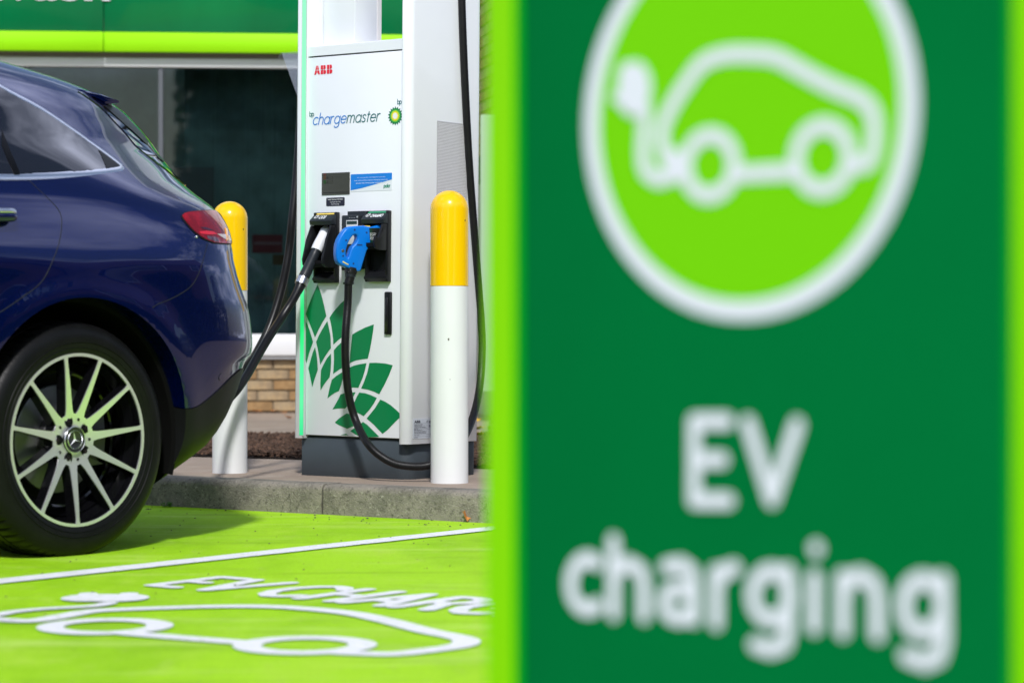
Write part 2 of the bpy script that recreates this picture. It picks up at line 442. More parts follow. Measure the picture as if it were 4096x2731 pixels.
# small weed at the kerb foot
vs, fs = [], []; wp = ground(668, 2028)
for k in range(26):
    a_ = random.uniform(0, 6.3); L_ = random.uniform(.008, .024); h_ = random.uniform(.004, .022); x_, y_ = random.uniform(-.02, .02), random.uniform(-.012, .0)
    b = len(vs); c_, s_ = math.cos(a_), math.sin(a_); vs += [(x_, y_, 0), (x_ + c_ * L_ * .5 - s_ * .004, y_ + s_ * L_ * .5 + c_ * .004, h_), (x_ + c_ * L_, y_ + s_ * L_, h_ * .8), (x_ + c_ * L_ * .5 + s_ * .004, y_ + s_ * L_ * .5 - c_ * .004, h_)]
    fs.append((b, b + 1, b + 2, b + 3))
wd_ = mk('weed', vs, fs, mat('weed_green', (.07, .17, .02), .6)); wd_.location = (wp[0], wp[1], .001)
tag(wd_, 'tiny green weed sprouting at the kerb foot behind the tyre', 'plant')

# ------------------------------------------------------------------ mulch bed
m_soil = layered('dark_soil', (.03, .02, .015), [((.07, .05, .035), 30, .5, .7, .8, None)], rough=1, bump=.8, bscale=60)
fr = [ground(500, 1818, PZ), ground(1200, 1837, PZ), ground(1890, 1871, PZ), ground(2400, 1897, PZ)]
bk = [ground(2400, 1749, PZ), ground(400, 1749, PZ)]
bed = fr + bk
tag(mk('soil_bed', [(p[0], p[1], PZ + .004) for p in bed], [tuple(range(6))], m_soil), kind='structure')
def inbed(x, y):
    if y > 13.25: return False
    for a, b in zip(fr[:-1], fr[1:]):
        if a[0] <= x <= b[0]: return y > a[1] + (b[1] - a[1]) * (x - a[0]) / (b[0] - a[0]) + .02
    return False
vs, fs, mi = [], [], []
def chip(x, y, z, L, w, h):
    b = len(vs); a = random.uniform(0, PI); tl = random.uniform(-.5, .5)
    M = Matrix.Translation((x, y, z)) @ Matrix.Rotation(a, 4, 'Z') @ Matrix.Rotation(tl, 4, 'Y') @ Matrix.Rotation(random.uniform(-.4, .4), 4, 'X')
    for sx, sy, sz in ((-1, -.8, 0), (1, -1, 0), (.9, 1, 0), (-1.1, .7, 0), (-.7, -.6, 1), (.8, -.6, 1), (.6, .7, 1), (-.8, .5, 1)):
        vs.append(M @ Vector((sx * L * random.uniform(.8, 1.1), sy * w * random.uniform(.8, 1.1), sz * h)))
    fs.extend([(b, b + 1, b + 5, b + 4), (b + 1, b + 2, b + 6, b + 5), (b + 2, b + 3, b + 7, b + 6), (b + 3, b, b + 4, b + 7), (b + 4, b + 5, b + 6, b + 7)])
cnt = 0
while cnt < 15000:
    x, y = random.uniform(-2.4, .25), random.uniform(10.2, 13.25)
    if not inbed(x, y): continue
    chip(x, y, PZ + .006 + random.random() * .022, random.uniform(.006, .022), random.uniform(.004, .010), random.uniform(.003, .010)); cnt += 1
m_mulch = layered('bark_mulch', (.075, .045, .03), [((.15, .085, .055), 18, .45, .6, .9, None), ((.02, .013, .01), 25, .5, .65, .9, None), ((.28, .17, .12), 45, .6, .7, .8, None)], rough=.95, bump=.5, bscale=200)
tag(mk('bark_mulch', vs, fs, m_mulch), kind='stuff')
# low green cover at the right end of the bed
m_leafg = layered('ground_cover_leaf', (.06, .14, .02), [((.14, .25, .03), 9, .45, .6, .8, None), ((.03, .07, .01), 20, .5, .6, .8, None)], rough=.6, bump=.1)
vs, fs = [], []
for i in range(7000):
    x = random.uniform(-.13, 1.0); y = random.uniform(10.5, 16.5)
    if x < -.09 + random.random() * .25 and y < 13: continue
    h = PZ + random.random() ** 1.5 * (.14 if y < 13.2 else .05); a = random.uniform(0, 2 * PI); s = random.uniform(.008, .02); t = random.uniform(-.7, .7)
    d = Vector((math.cos(a), math.sin(a), t)) * s; e = Vector((-math.sin(a), math.cos(a), random.uniform(-.4, .6))) * s * .5
    c = Vector((x, y, h)); b = len(vs); vs += [c - d, c - e, c + d, c + e]; fs.append((b, b + 1, b + 2, b + 3))
tag(mk('ground_cover', vs, fs, m_leafg), kind='stuff')

# fallen leaves
m_leaf = mat('fallen_leaf', (.42, .17, .04), .7, var=.35, vscale=40)
m_leafy = mat('yellow_leaf', (.62, .36, .03), .7, var=.25, vscale=40)
def leaf(x, y, z, s, lab, m=m_leaf, curl=.35, rz=None):
    prof = [(0, -1), (.25, -.55), (.6, -.5), (.5, -.15), (.95, .15), (.5, .25), (.45, .6), (.2, .5), (0, 1)]
    out = prof + [(-a * .95, b) for a, b in prof[-2:0:-1]]
    v = [(0, .05, .02)] + [(a * random.uniform(.85, 1.1), b, curl * abs(a) ** 1.3 + .12 * b * b + random.uniform(0, .1)) for a, b in out]
    n = len(out); f = [(0, i, i % n + 1) for i in range(1, n + 1)]
    o = mk('fallen_leaf', [(a * s, b * s, c * s) for a, b, c in v], f, m)
    sol = [(a * s, b * s, c * s - .0012) for a, b, c in v]
    me = o.data; bm = bmesh.new(); bm.from_mesh(me)
    r = bmesh.ops.solidify(bm, geom=bm.faces[:], thickness=.0012); bm.to_mesh(me); bm.free()
    o.location = (x, y, z); o.rotation_euler = (random.uniform(-.3, .3), random.uniform(-.2, .2), random.uniform(0, 6) if rz is None else rz)
    tag(o, lab, 'leaf'); return o
p = ground(1868, 2084)
o = leaf(p[0], p[1] - .035, .022, .028, 'curled orange brown leaf on the lime paint against the kerb foot', curl=.8, rz=.6); o.rotation_euler = (.9, .2, .3)
for i, (px, py, sz, lab) in enumerate(((1035, 1652, .05, 'orange leaf at the brick wall foot, leftmost behind the white bollard'), (1104, 1648, .035, 'small orange leaf lying at the brick wall foot, middle of the row'),
        (1143, 1656, .035, 'orange leaf at the wall foot beside the charger'), (1160, 1676, .04, 'orange leaf on the pavement nearest the charger edge'))):
    q = ground(px, py, PZ); o = leaf(q[0], q[1] - .1, PZ + .012, sz, lab)
for i, (px, py, sz, lab) in enumerate(((1915, 1716, .05, 'larger yellow leaf on the ground cover right of the charger'), (1913, 1738, .04, 'lower yellow leaf on the ground cover right of the charger'), (1912, 1682, .03, 'topmost yellow leaf on the ground cover right of the charger'))):
    q = ground(px, py, PZ + .05); o = leaf(q[0], q[1], PZ + .05, sz, lab, m_leafy)

# ================================================================== SHOP BUILDING
BA = math.atan(.081); BF = Frame(-1.73, 17.3, PZ, BA)
shop = tag(empty('petrol_station_shop', BF.o, BA), 'single storey shop with green and lime fascia, wide dark window and yellow brick plinth', 'building')
m_brick = layered('buff_brick', (.37, .28, .17), [((.25, .18, .11), 7, .45, .62, .8, None), ((.52, .36, .18), 16, .5, .65, .7, None), ((.16, .10, .05), 50, .6, .7, .5, None)], rough=.9, bump=.5, bscale=110)
m_brick2 = layered('buff_brick_dark', (.33, .20, .09), [((.24, .15, .07), 9, .45, .62, .8, None), ((.46, .30, .14), 20, .5, .65, .6, None)], rough=.9, bump=.5, bscale=110)
m_mort = mat('mortar', (.16, .13, .09), .95, var=.2, vscale=20)
def brickmesh(L, D=.05, H=.065):
    bm = bmesh.new(); addbox(bm, 0, L, 0, D, 0, H, .004, 1); bmesh.ops.recalc_face_normals(bm, faces=bm.faces)
    me = bpy.data.meshes.new('brick'); bm.to_mesh(me); bm.free(); me.materials.append(m_brick); return me
bme, bmeh = brickmesh(.215), brickmesh(.1025)
bme2 = bme.copy(); bme2.materials[0] = m_brick2
def course(parent, x0, x1, y, z, off):
    x = x0 - off
    while x < x1:
        if x + .215 > x0 + .02:
            o = bpy.data.objects.new('brick', random.choice((bme, bme, bme2))); COL.objects.link(o); o.parent = parent
            o.location = (x, y + random.uniform(-.002, .002), z)
        x += .225
bz0 = 0.012
for k in range(5): course(shop, -2.0, 1.35, 0, bz0 + k * .0755, .1125 * (k % 2))
box('backing_wall', -6, 2.1, .02, .3, 0, .385, m_mort, shop)
WHF = mat('white_window_frame', (.78, .79, .8), .3, coat=.2)
WZ0, WZ1 = .676 - PZ, 2.575 - PZ
box('window_sill', -6, 1.35, -.07, .06, .50 - PZ + .022, WZ0 - .0, WHF, shop, .008)
box('sill_trim', -6, 1.35, -.05, .06, .50 - PZ, .50 - PZ + .019, mat('grey_trim', (.45, .46, .47), .5), shop)
box('window_head', -6, 1.35, -.03, .08, WZ1, WZ1 + .065, WHF, shop, .006)
box('head_trim', -6, 1.35, -.012, .08, WZ1 + .067, 2.69 - PZ + .02, mat('taupe_trim', (.30, .26, .235), .5), shop)
m_glass = glassmat('window_glass', (.65, .73, .74), .0, 1.52, .012)
gx = [-5.2, BF.ony(98, 500)[0], BF.ony(643, 500)[0], 1.30]
for a, b in zip(gx[:-1], gx[1:]):
    box('window_pane', a + .02, b - .02, .02, .026, WZ0, WZ1, m_glass, shop)
for i, xx in enumerate(gx[1:3]):
    w = .006 if i == 0 else .016
    box('mullion', xx - w, xx + w, -.01, .05, WZ0 + .001, WZ1 - .001, mat('grey_mullion', (.13, .14, .155), .35, metal=.3), shop)
# interior
m_int = mat('shop_interior', (.5, .62, .64), .85, var=.4, vscale=2)
box('interior_wall', -6, 2.1, 2.2, 2.3, 0, 3.0, m_int, shop)
box('interior_floor', -6, 2.1, .3, 2.2, .0, .02, m_int, shop)
box('interior_ceiling', -6, 2.1, .08, 2.2, 2.7, 2.72, m_int, shop)
box('corner_pier', 1.352, 2.2, -.03, .32, 0, 2.69 - PZ + .018, WHF, shop)
box('side_wall', 2.1, 2.2, .321, 6, 0, 4.0, WHF, shop)
box('end_wall', -6.1, -6, .0, 2.3, 0, 4.0, m_int, shop)
m_cur = mat('blind_slat', (.16, .24, .23), .8, var=.5, vscale=3)
bxs = []
bm = bmesh.new()
for i in range(70):
    xx = -.62 - 0 + i * .028
    a = random.uniform(-.4, .4); c, s = math.cos(a) * .014, math.sin(a) * .014
    v = [bm.verts.new(q) for q in ((xx - c, .45 - s, WZ0), (xx + c, .45 + s, WZ0), (xx + c, .45 + s, WZ1 + .1), (xx - c, .45 - s, WZ1 + .1))]
    bm.faces.new(v)
tag(mkbm('vertical_blind', bm, m_cur, shop), kind='stuff')
cx0, cz1 = BF.ony(690, 665); cx1, cz0 = BF.ony(855, 1335)
box('notice_board', cx0, cx1, .06, .075, cz0, cz1, mat('grey_board', (.11, .12, .125), .7), shop)
x0, z1 = BF.ony(1008, 938); x1, z0 = BF.ony(1130, 1012)
box('red_poster', x0, x1, .035, .04, z0, z1, mat('dull_red_poster', (.17, .022, .03), .7), shop)
box('poster_band', x0 + .01, x1 - .01, .031, .034, z0 + .06, z0 + .08, mat('pale_band', (.22, .12, .13), .7), shop)
x0, z1 = BF.ony(1090, 1018); x1, z0 = BF.ony(1140, 1060)
box('amber_sticker', x0, x1, .035, .04, z0, z1, mat('brown_sticker', (.10, .055, .02), .7), shop)
# fascia
FY = -.13
m_fg = mat('fascia_green', (.0, .20, .062), .25, spec=.3, coat=.3, var=.22, vscale=.9, stretch=(1, 1, .3))
m_fl = mat('fascia_lime', (.33, .80, .003), .55, spec=.2, var=.04, vscale=1)
xs = BF.ony(413, 60, FY)[0]
lz0, lz1 = 2.69 - PZ - .035, 2.834 - PZ - .045
lz0 = BF.ony(600, 208, FY)[1]; lz1 = BF.ony(600, 130, FY)[1]
for a, b, tilt in ((-6.2, xs, .0), (xs + .004, 2.2, .008)):
    box('green_fascia_panel', a, b, FY + tilt, FY + .06, lz1 + .001, 3.75, m_fg, shop, .003, 1)
    box('lime_fascia_strip', a, b, FY + tilt - .004, FY + .06, lz0, lz1, m_fl, shop, .003, 1)
box('soffit', -6.2, 2.2, FY + .061, -.031, lz0 + .012, lz0 + .03, mat('taupe_soffit', (.30, .26, .235), .6), shop)
box('upper_wall', -6.2, 2.2, -.011, .3, 2.69 - PZ + .021, 4.0, WHF, shop)
box('roof', -6.2, 2.2, FY, 6, 4.0, 4.1, mat('roof_felt', (.1, .1, .1), .9), shop)
bx, bz = BF.ony(25, 2, FY); bx1, _ = BF.ony(441, 6, FY)
text('fascia_lettering', 'wash', BF.ony(-60, 6, FY)[0], bx1, bz, bz + .26, lambda a, b: (a, FY - .008, b), WHITE_PRINT, shop, offset=.02)
# brick side wall running towards the camera, right of the charger
SWF = Frame(*at(1985, 1320, 17.0), rad(0)); d0 = at(1905, 1320, 17.2); d1 = d0 + Vector((.217, -1, 0)) * 1.9
wa = math.atan2(d1.y - d0.y, d1.x - d0.x)
wall = tag(empty('brick_side_wall', (d0.x, d0.y, PZ), wa), 'yellow brick wall seen edge on between the charger and the lime sign edge', 'wall')
bl = (d1 - d0).length
for k in range(15):
    course(wall, 0, bl, 0, 1.82 + k * .0755, .1125 * (k % 2))
box('wall_core', 0.0, bl, .02, .28, 1.75, 3.0, m_mort, wall)
box('wall_lintel', -.005, bl + .003, -.004, .285, 1.62, 1.81, mat('dark_lintel', (.05, .08, .04), .8), wall)
box('lower_wall', 0, bl, .0, .28, 0, 1.619, mat('pale_render', (.42, .44, .36), .8), wall)
dp = at(1922, 1320, 15.6)
dr = tag(empty('foliage_stand_in', (dp.x, dp.y, PZ), 0), 'tall pale panel standing in for blurred foliage behind the charger beside the sign edge', 'panel')  # pale board added in place of the blurred foliage
box('panel_board', 0, .7, 0, .05, .19, 1.98, mat('pale_green_panel', (.40, .50, .40), .6), dr, .01)
box('panel_foot', .1, .6, .0, .05, 0, .188, PLINTH, dr, .005)

# ================================================================== BOLLARDS
def bollard(name, X, Y, zt, zb, r, lab, mx_=None):
    b = tag(empty(name, (X, Y, PZ)), lab, 'bollard', 'yellow topped bollards guarding the charger')
    H, S = zt - PZ, zb - PZ
    lathe('white_sleeve', [(r, -.02), (r, S - .001)], BOLLW, b, n=64)
    prof = [(r + .0012, S - .0005), (r + .0012, H - r)]
    prof += [((r + .0012) * math.cos(t), H - r + r * math.sin(t)) for t in [PI / 2 * k / 14 for k in range(1, 14)]] + [(.001, H)]
    lathe('yellow_cap', prof, YELLOW, b, n=64)
    lathe('cap_screw', [(.0035, 0), (.0035, .002)], BLACKP, b, axis='y', n=12).location = (r * .82, -r * .6, H - r - .045)
    return b
b1 = bollard('bollard', -.243, 9.39, 1.247, .8765, .0733, 'right bollard in front of the charger, white with bright yellow domed top')
b2 = bollard('bollard', -1.173, 10.05, 1.24, .87, .0728, 'left bollard half hidden behind the rear of the blue car')
for (x, z, s) in ((-.001, .555, .006), (.004, .40, .002)):
    flat('scuff_mark', [[(x + s * random.uniform(.3, 1) * math.cos(a), z + 1.6 * s * random.uniform(.4, 1) * math.sin(a)) for a in [2 * PI * k / 9 for k in range(9)]]],
         lambda a, b: (a, -math.sqrt(.0737 ** 2 - a * a), b), SCUFF, b1)

# ================================================================== CHARGER
CA = rad(-36.3)
CF = Frame(-.862, 9.89, PZ, CA)
CF.R = Matrix.Rotation(rad(.42), 3, 'Y') @ Matrix.Rotation(CA, 3, 'Z'); CF.Ri = CF.R.transposed()
def cempty(name):
    o = empty(name, CF.o); o.rotation_euler = CF.R.to_euler(); return o
ch = tag(cempty('rapid_charger'), 'tall white electric car charger with green petal graphics, holsters and dark grey base', 'charger')
def rrect(x0, x1, y0, y1, radii, n=8):
    """corners order: (x0,y0),(x1,y0),(x1,y1),(x0,y1)"""
    out = []
    for (cx, cy, sx, sy, r, a0) in ((x0, y0, 1, 1, radii[0], 180), (x1, y0, -1, 1, radii[1], 270), (x1, y1, -1, -1, radii[2], 0), (x0, y1, 1, -1, radii[3], 90)):
        if r <= 0: out.append((cx, cy)); continue
        for k in range(n + 1):
            t = rad(a0 + 90 * k / n); out.append((cx + sx * r + r * math.cos(t), cy + sy * r + r * math.sin(t)))
    return out
prism('plinth', rrect(.0, .556, .0, .44, (.004, .06, .01, .004)), 'z', -.01, .156, PLINTH, ch, .002, 1, 50)
prism('cabinet', rrect(.02, .55, .012, .42, (.003, .003, .003, .003)), 'z', .157, 1.70, WHITE, ch, .002, 1)
box('door_gasket', .034, .536, .004, .011, .157, 1.704, BLACKP, ch)
box('front_door', .032, .538, -.012, .003, .164, 1.6985, WHITE, ch, .002)
bm = bmesh.new(); addprism(bm, [(-.012, 1.7045), (-.012, 1.742), (.0, 1.748), (.43, 1.748), (.43, 1.7045)], 'x', .032, .538, .002, 1); mkbm('cabinet_lid', bm, WHITE, ch, True)
HT = 2.42
prism('left_wing', rrect(-.012, .030, -.034, .44, (.012, .003, .01, .003)), 'z', .150, HT, WHITE, ch, .001, 1, 50)
arc = rrect(.5385, .580, -.034, .44, (.006, .036, .03, .0), 10)
prism('right_wing', arc, 'z', .143, HT, WHITE, ch, .002, 1, 50)
LED = mat('led_strip', (.05, .75, .35), .35, emit=(.12, 1.0, .42), estr=.85)
LED2 = mat('led_bright', (.0, .8, .3), .35, emit=(.0, .95, .25), estr=.95)
lx0, lx1 = CF.ony(1204, 900, -.0345)[0], CF.ony(1219, 900, -.0345)[0]
lb0, lb1 = CF.ony(1210, 1740, -.0345)[1], HT - .02
lm0, lm1 = CF.ony(1205, 1480, -.0345)[1], CF.ony(1205, 1120, -.0345)[1]
m_led = bpy.data.materials.new('led_gradient'); m_led.use_nodes = True
_nt = m_led.node_tree; _p = _nt.nodes['Principled BSDF']; _t = _nt.nodes.new('ShaderNodeTexCoord'); _s = _nt.nodes.new('ShaderNodeSeparateXYZ'); _r = _nt.nodes.new('ShaderNodeValToRGB'); _m = _nt.nodes.new('ShaderNodeMapRange')
_nt.links.new(_t.outputs['Object'], _s.inputs[0]); _nt.links.new(_s.outputs['Z'], _m.inputs['Value']); _m.inputs['From Min'].default_value = .15; _m.inputs['From Max'].default_value = 1.95
_nt.links.new(_m.outputs[0], _r.inputs[0]); e = _r.color_ramp.elements
e[0].position = 0; e[0].color = (.0, .75, .25, 1); e[1].position = 1; e[1].color = (.36, 1, .62, 1)
for ps, c in ((.08, (.12, .9, .38, 1)), (.17, (.06, .95, .36, 1)), (.22, (.0, .93, .2, 1)), (.29, (.0, .9, .2, 1)), (.36, (.14, .95, .42, 1)), (.6, (.30, 1, .58, 1))):
    q = e.new(ps); q.color = c
_nt.links.new(_r.outputs[0], _p.inputs['Emission Color']); _p.inputs['Emission Strength'].default_value = .62; _p.inputs['Base Color'].default_value = (.03, .25, .1, 1); _p.inputs['Roughness'].default_value = .4
box('led_light_strip', lx0, lx1, -.0355, -.0335, lb0, lb1, m_led, ch)
box('led_channel', lx0 - .003, lx1 + .003, -.0348, -.0338, lb0 - .002, lb1 + .002, mat('grey_channel', (.5, .52, .54), .4), ch)
# upper mast between the wings
mx1 = CF.ony(1420, 100, .06)[0]
box('mast', .0305, mx1, .06, .21, 1.749, HT - .0, WHITE, ch, .002)
box('mast_side_trim', mx1 + .0005, mx1 + .003, .20, .225, 1.749, HT, mat('warm_white_trim', (.72, .70, .70), .4), ch)
box('mast_seam', .0307, .05, .052, .0598, 1.749, HT, WHITE, ch, .001)
box('top_cap', -.014, .582, -.036, .442, HT + .001, HT + .05, WHITE, ch, .01)
# --- door graphics (flat print)
DY = -.0125
def dpt(o): return lambda a, b: (a, DY - o, b)
def dz(x, y, s, ox, oy, yy=DY): return CF.ony(ox + x / s, oy + y / s, yy)
petals = [
 [(138,75),(160,128),(175,180),(192,250),(207,322),(180,365),(150,420),(118,488),(98,435),(80,390),(62,345),(46,305),(62,255),(85,195),(110,135)],
 [(40,352),(58,385),(75,430),(103,523),(88,565),(72,610),(52,690),(40,645)],
 [(215,360),(228,420),(240,480),(243,573),(222,600),(195,640),(160,702),(150,640),(140,580),(127,525),(145,480),(178,420)],
 [(118,565),(130,620),(136,670),(140,742),(125,785),(110,830),(97,878),(84,815),(76,775),(66,730),(80,680),(98,615)],
 [(243,615),(245,680),(241,740),(233,800),(205,835),(182,868),(162,905),(160,850),(162,800),(165,745),(185,700),(212,652)],
 [(232,335),(255,298),(285,262),(320,222),(352,195),(365,240),(378,300),(386,370),(386,445),(350,473),(305,505),(262,545),(260,500),(252,435),(243,380)],
 [(265,590),(290,560),(320,532),(384,482),(382,560),(376,640),(370,705),(340,722),(305,742),(260,775),(264,720),(267,660)],
 [(580,386),(575,430),(562,515),(548,590),(532,655),(485,660),(440,668),(390,688),(394,620),(402,540),(410,466),(450,442),(510,412)],
 [(382,728),(420,710),(470,698),(522,690),(510,745),(492,805),(458,883),(420,880),(385,885),(350,893),(362,830)],
 [(545,688),(600,687),(670,693),(728,706),(700,780),(665,855),(622,933),(580,913),(535,898),(480,888),(505,830),(528,765)],
 [(250,820),(285,790),(325,765),(348,755),(338,800),(325,855),(306,908),(275,922),(245,942),(216,965),(226,915),(236,870)],
 [(318,935),(350,926),(395,920),(436,918),(415,960),(385,1010),(355,1045),(320,1044),(290,1046),(255,1052),(280,1010),(302,970)],
 [(465,920),(510,925),(555,940),(603,962),(580,1005),(545,1055),(500,1105),(478,1092),(455,1080),(410,1062),(425,1000),(445,955)],
 [(630,975),(670,993),(710,1018),(757,1058),(800,1100),(757,1140),(720,1178),(690,1210),(648,1243),(620,1215),(580,1172),(523,1123),(550,1090),(590,1040)],
 [(365,1083),(400,1092),(425,1110),(445,1175),(410,1188),(370,1203),(335,1188),(305,1175),(273,1155),(310,1120)],
 [(495,1150),(530,1175),(575,1220),(622,1266),(575,1269),(520,1270),(465,1263),(430,1245),(395,1222),(430,1195),(465,1172)],
 [(318,1253),(340,1247),(362,1243),(382,1255)]]
m_pet = mat('petal_green', (.0, .195, .06), .38, var=.03)
for p in petals:
    flat('green_petal', [[dz(a, b, 1.96, 1200, 1100) for a, b in p]], dpt(0.0006), m_pet, ch)
# letters
def dbox(x0, y0, x1, y1, s, ox, oy):
    a = dz(x0, y1, s, ox, oy); b = dz(x1, y0, s, ox, oy); return a[0], b[0], a[1], b[1]
m_red = mat('logo_red', (.75, .012, .035), .4)
def Dsrc(px, py): return CF.ony(px, py, DY)
# the maker's name in slit block letters
def slit_letters(name, x0, x1, z0, z1, m, par, o):
    H = z1 - z0; w = (x1 - x0 - .002) / 3.02; g = H * .035
    def P(k, pts): return [(x0 + k * w * 1.0 + a * w * .94, z0 + b * H) for a, b in pts]
    polys = []
    for hh in (0, 1):
        lo, hi = (0, .46) if hh == 0 else (.53, 1)
        def xl(b): return .0 + .33 * b
        for side in (0, 1):
            if side == 0: pts = [(xl(lo), lo), (xl(lo) + .27, lo), (.46, .25 if hh == 0 else lo), (.46, hi), (xl(hi), hi)]
            else: pts = [(1 - xl(lo), lo), (1 - xl(lo) - .27, lo), (.52, .25 if hh == 0 else lo), (.52, hi), (1 - xl(hi), hi)]
            polys.append(P(0, pts))
        for k in (1.04, 2.06):
            polys.append(P(k, [(0.02, lo), (.44, lo), (.44, hi), (0.02, hi)]))
            r = .98 if hh == 0 else .90
            polys.append(P(k, [(.5, lo), (.75, lo), (r - .03, lo + .1), (r, (lo + hi) / 2), (r - .05, hi - .05), (.8, hi), (.5, hi)]))
    vs, fs = union2d(polys)
    return mk(name, [o(v[0], v[1]) for v in vs], [tuple(f) for f in fs], m, par)
a = dbox(577, 580, 745, 672, 2.24, 1000, 0)
slit_letters('maker_lettering', a[0], a[1], a[2], a[3], m_red, ch, dpt(.0008))
m_tb = mat('text_blue', (.0, .19, .62), .4); m_tg = mat('text_teal', (.0, .13, .14), .4)
# 'chargemaster' as thin slanted strokes
TL = dz(562, 1118, 2.24, 1000, 0); TR = dz(1172, 1088, 2.24, 1000, 0)
XH = .0295; SW2 = .0042; SH = .26
arcp = lambda cx, cy, rx, ry, a0, a1, n=12: [(cx + rx * math.cos(rad(a0 + (a1 - a0) * k / n)), cy + ry * math.sin(rad(a0 + (a1 - a0) * k / n))) for k in range(n + 1)]
G2 = {
 'c': ([arcp(.42, .5, .42, .5, 45, 315)], .80), 'h': ([[(0, 0), (0, 1.55)], arcp(.33, .62, .33, .38, 180, 0) + [(.66, 0)]], .72),
 'a': ([arcp(.42, .5, .42, .5, 0, 360, 18), [(.84, 1), (.84, 0)]], .90), 'r': ([[(0, 0), (0, 1)], arcp(.32, .66, .32, .34, 180, 75, 6)], .46),
 'g': ([arcp(.42, .5, .42, .5, 0, 360, 18), [(.84, 1), (.84, -.1)] + arcp(.46, -.15, .38, .38, 0, -150, 8)], .90),
 'e': ([[(.02, .52), (.82, .52)] + arcp(.42, .5, .41, .5, 5, 320, 16)], .88), 'm': ([[(0, 0), (0, 1)], arcp(.28, .66, .28, .34, 180, 0, 8) + [(.56, 0)], arcp(.84, .66, .28, .34, 180, 0, 8) + [(1.12, 0)]], 1.2),
 's': ([[(.5, .85), (.36, .98), (.18, .98), (.05, .85), (.06, .68), (.2, .55), (.38, .47), (.5, .34), (.5, .16), (.36, .02), (.16, .0), (.0, .14)]], .58),
 't': ([[(.16, 1.35), (.16, .0)], [(0, 1), (.38, 1)]], .42), 'o': ([arcp(.42, .5, .42, .5, 0, 360, 18)], .88), 'p': ([arcp(.42, .5, .42, .5, 0, 360, 18), [(0, 1), (0, -.5)]], .92), 'l': ([[(0, 0), (0, 1.55)]], .12), 'b': ([[(0, 0), (0, 1.55)], arcp(.42, .5, .42, .5, 0, 360, 18)], .9)}
def word(wd, X0, X1, z, xh, w, gap, sh, fn, m, par, name, slope=0.0, cols=None):
    tot = sum(G2[c][1] + gap for c in wd) - gap; sc = (X1 - X0) / tot; x = 0
    for i, c in enumerate(wd):
        polys = []
        for s in G2[c][0]: polys += stroke([(X0 + (x + a) * sc + b * xh * sh, z + b * xh) for a, b in s], w, nd=8)
        flat(name, polys, fn, (cols[i] if cols else m), par); x += G2[c][1] + gap
word('chargemaster', TL[0], TR[0] - .008, (TL[1] + TR[1]) / 2, XH, SW2, .17, SH, dpt(.0008), None, ch, 'brand_letter', cols=[m_tb] * 6 + [m_tg] * 6)
q = dz(535, 1045, 2.24, 1000, 0); word('bp', q[0], dz(574, 1045, 2.24, 1000, 0)[0], q[1], .0125, .0028, .12, 0, dpt(.0009), m_tg, ch, 'brand_letter')
q = dz(1322, 935, 2.24, 1000, 0); word('bp', q[0], q[0] + .021, q[1], .0125, .0028, .12, 0, dpt(.0008), m_tg, ch, 'brand_letter')
hc = dz(1303, 1040, 2.24, 1000, 0)
def star(R, r, n, ph=0): return [(hc[0] + (R if k % 2 == 0 else r) * math.cos(PI * k / n + ph), hc[1] + (R if k % 2 == 0 else r) * math.sin(PI * k / n + ph)) for k in range(2 * n)]
hR = .0385
for i, (R, r, c, ph) in enumerate(((1, .76, (.0, .16, .07), PI / 2), (.82, .62, (.02, .36, .06), PI / 2 + PI / 18), (.66, .48, (.35, .70, .02), PI / 2), (.56, .38, (.95, .72, .0), PI / 2 + PI / 18), (.40, .26, (.85, .85, .8), PI / 2))):
    flat('sunflower_emblem', [star(hR * R, hR * r, 18, ph)], dpt(.0006 + i * .0004), mat('emblem_%d' % i, c, .4), ch)
# screen, stickers
def quad(name, x0, y0, x1, y1, s, ox, oy, m, th=.003, r=.003, par=None, yy=0.0):
    a = dbox(x0, y0, x1, y1, s, ox, oy)
    return prism(name, rrect(a[0], a[1], a[2], a[3], (r,) * 4, 4), 'y', DY - th - yy, DY + .0005 - yy, m, par or ch, 0)
m_scr = mat('screen_glass', (.022, .022, .013), .12, coat=.6)
scr = quad('display_screen', 453, 214, 722, 438, 2.412, 1100, 600, m_scr, .002, .002)
quad('screen_tile', 470, 228, 496, 246, 2.412, 1100, 600, mat('screen_red', (.09, .015, .008), .3), .0005, .0005, yy=.0022)
quad('screen_tile', 470, 250, 496, 286, 2.412, 1100, 600, mat('screen_amber', (.07, .028, .004), .3), .0005, .0005, yy=.0022)
quad('screen_tile', 470, 292, 496, 328, 2.412, 1100, 600, mat('screen_green', (.01, .05, .006), .3), .0005, .0005, yy=.0022)
quad('screen_button', 502, 252, 562, 286, 2.412, 1100, 600, mat('screen_grey', (.036, .036, .026), .3), .0005, .0005, yy=.0022)
quad('screen_button', 502, 293, 562, 327, 2.412, 1100, 600, mat('screen_grey', (.036, .036, .026), .3), .0005, .0005, yy=.0022)
m_sd = mat('screen_print', (.006, .006, .005), .3)
for ttl, b in (('1', (508, 258, 518, 280)), ('2', (508, 299, 518, 321)), ('Choose a connector', (580, 256, 645, 265))):
    a = dbox(*b, 2.412, 1100, 600); text('screen_text', ttl, a[0], a[1], a[2], a[3], dpt(.0034), m_sd, ch)
quad('screen_bar', 466, 410, 716, 413, 2.412, 1100, 600, m_sd, .0004, 0, yy=.0024)
m_sb = mat('sticker_blue', (.0, .20, .70), .35)
sa = dbox(731, 220, 1131, 400, 2.412, 1100, 600)
quad('info_sticker', 731, 218, 1131, 404, 2.412, 1100, 600, mat('sticker_white', (.76, .79, .84), .4), .0006, .004)
sx0, sx1, sz0, sz1 = sa
def sp(a, b): return (sx0 + (sx1 - sx0) * a, sz0 + (sz1 - sz0) * b)
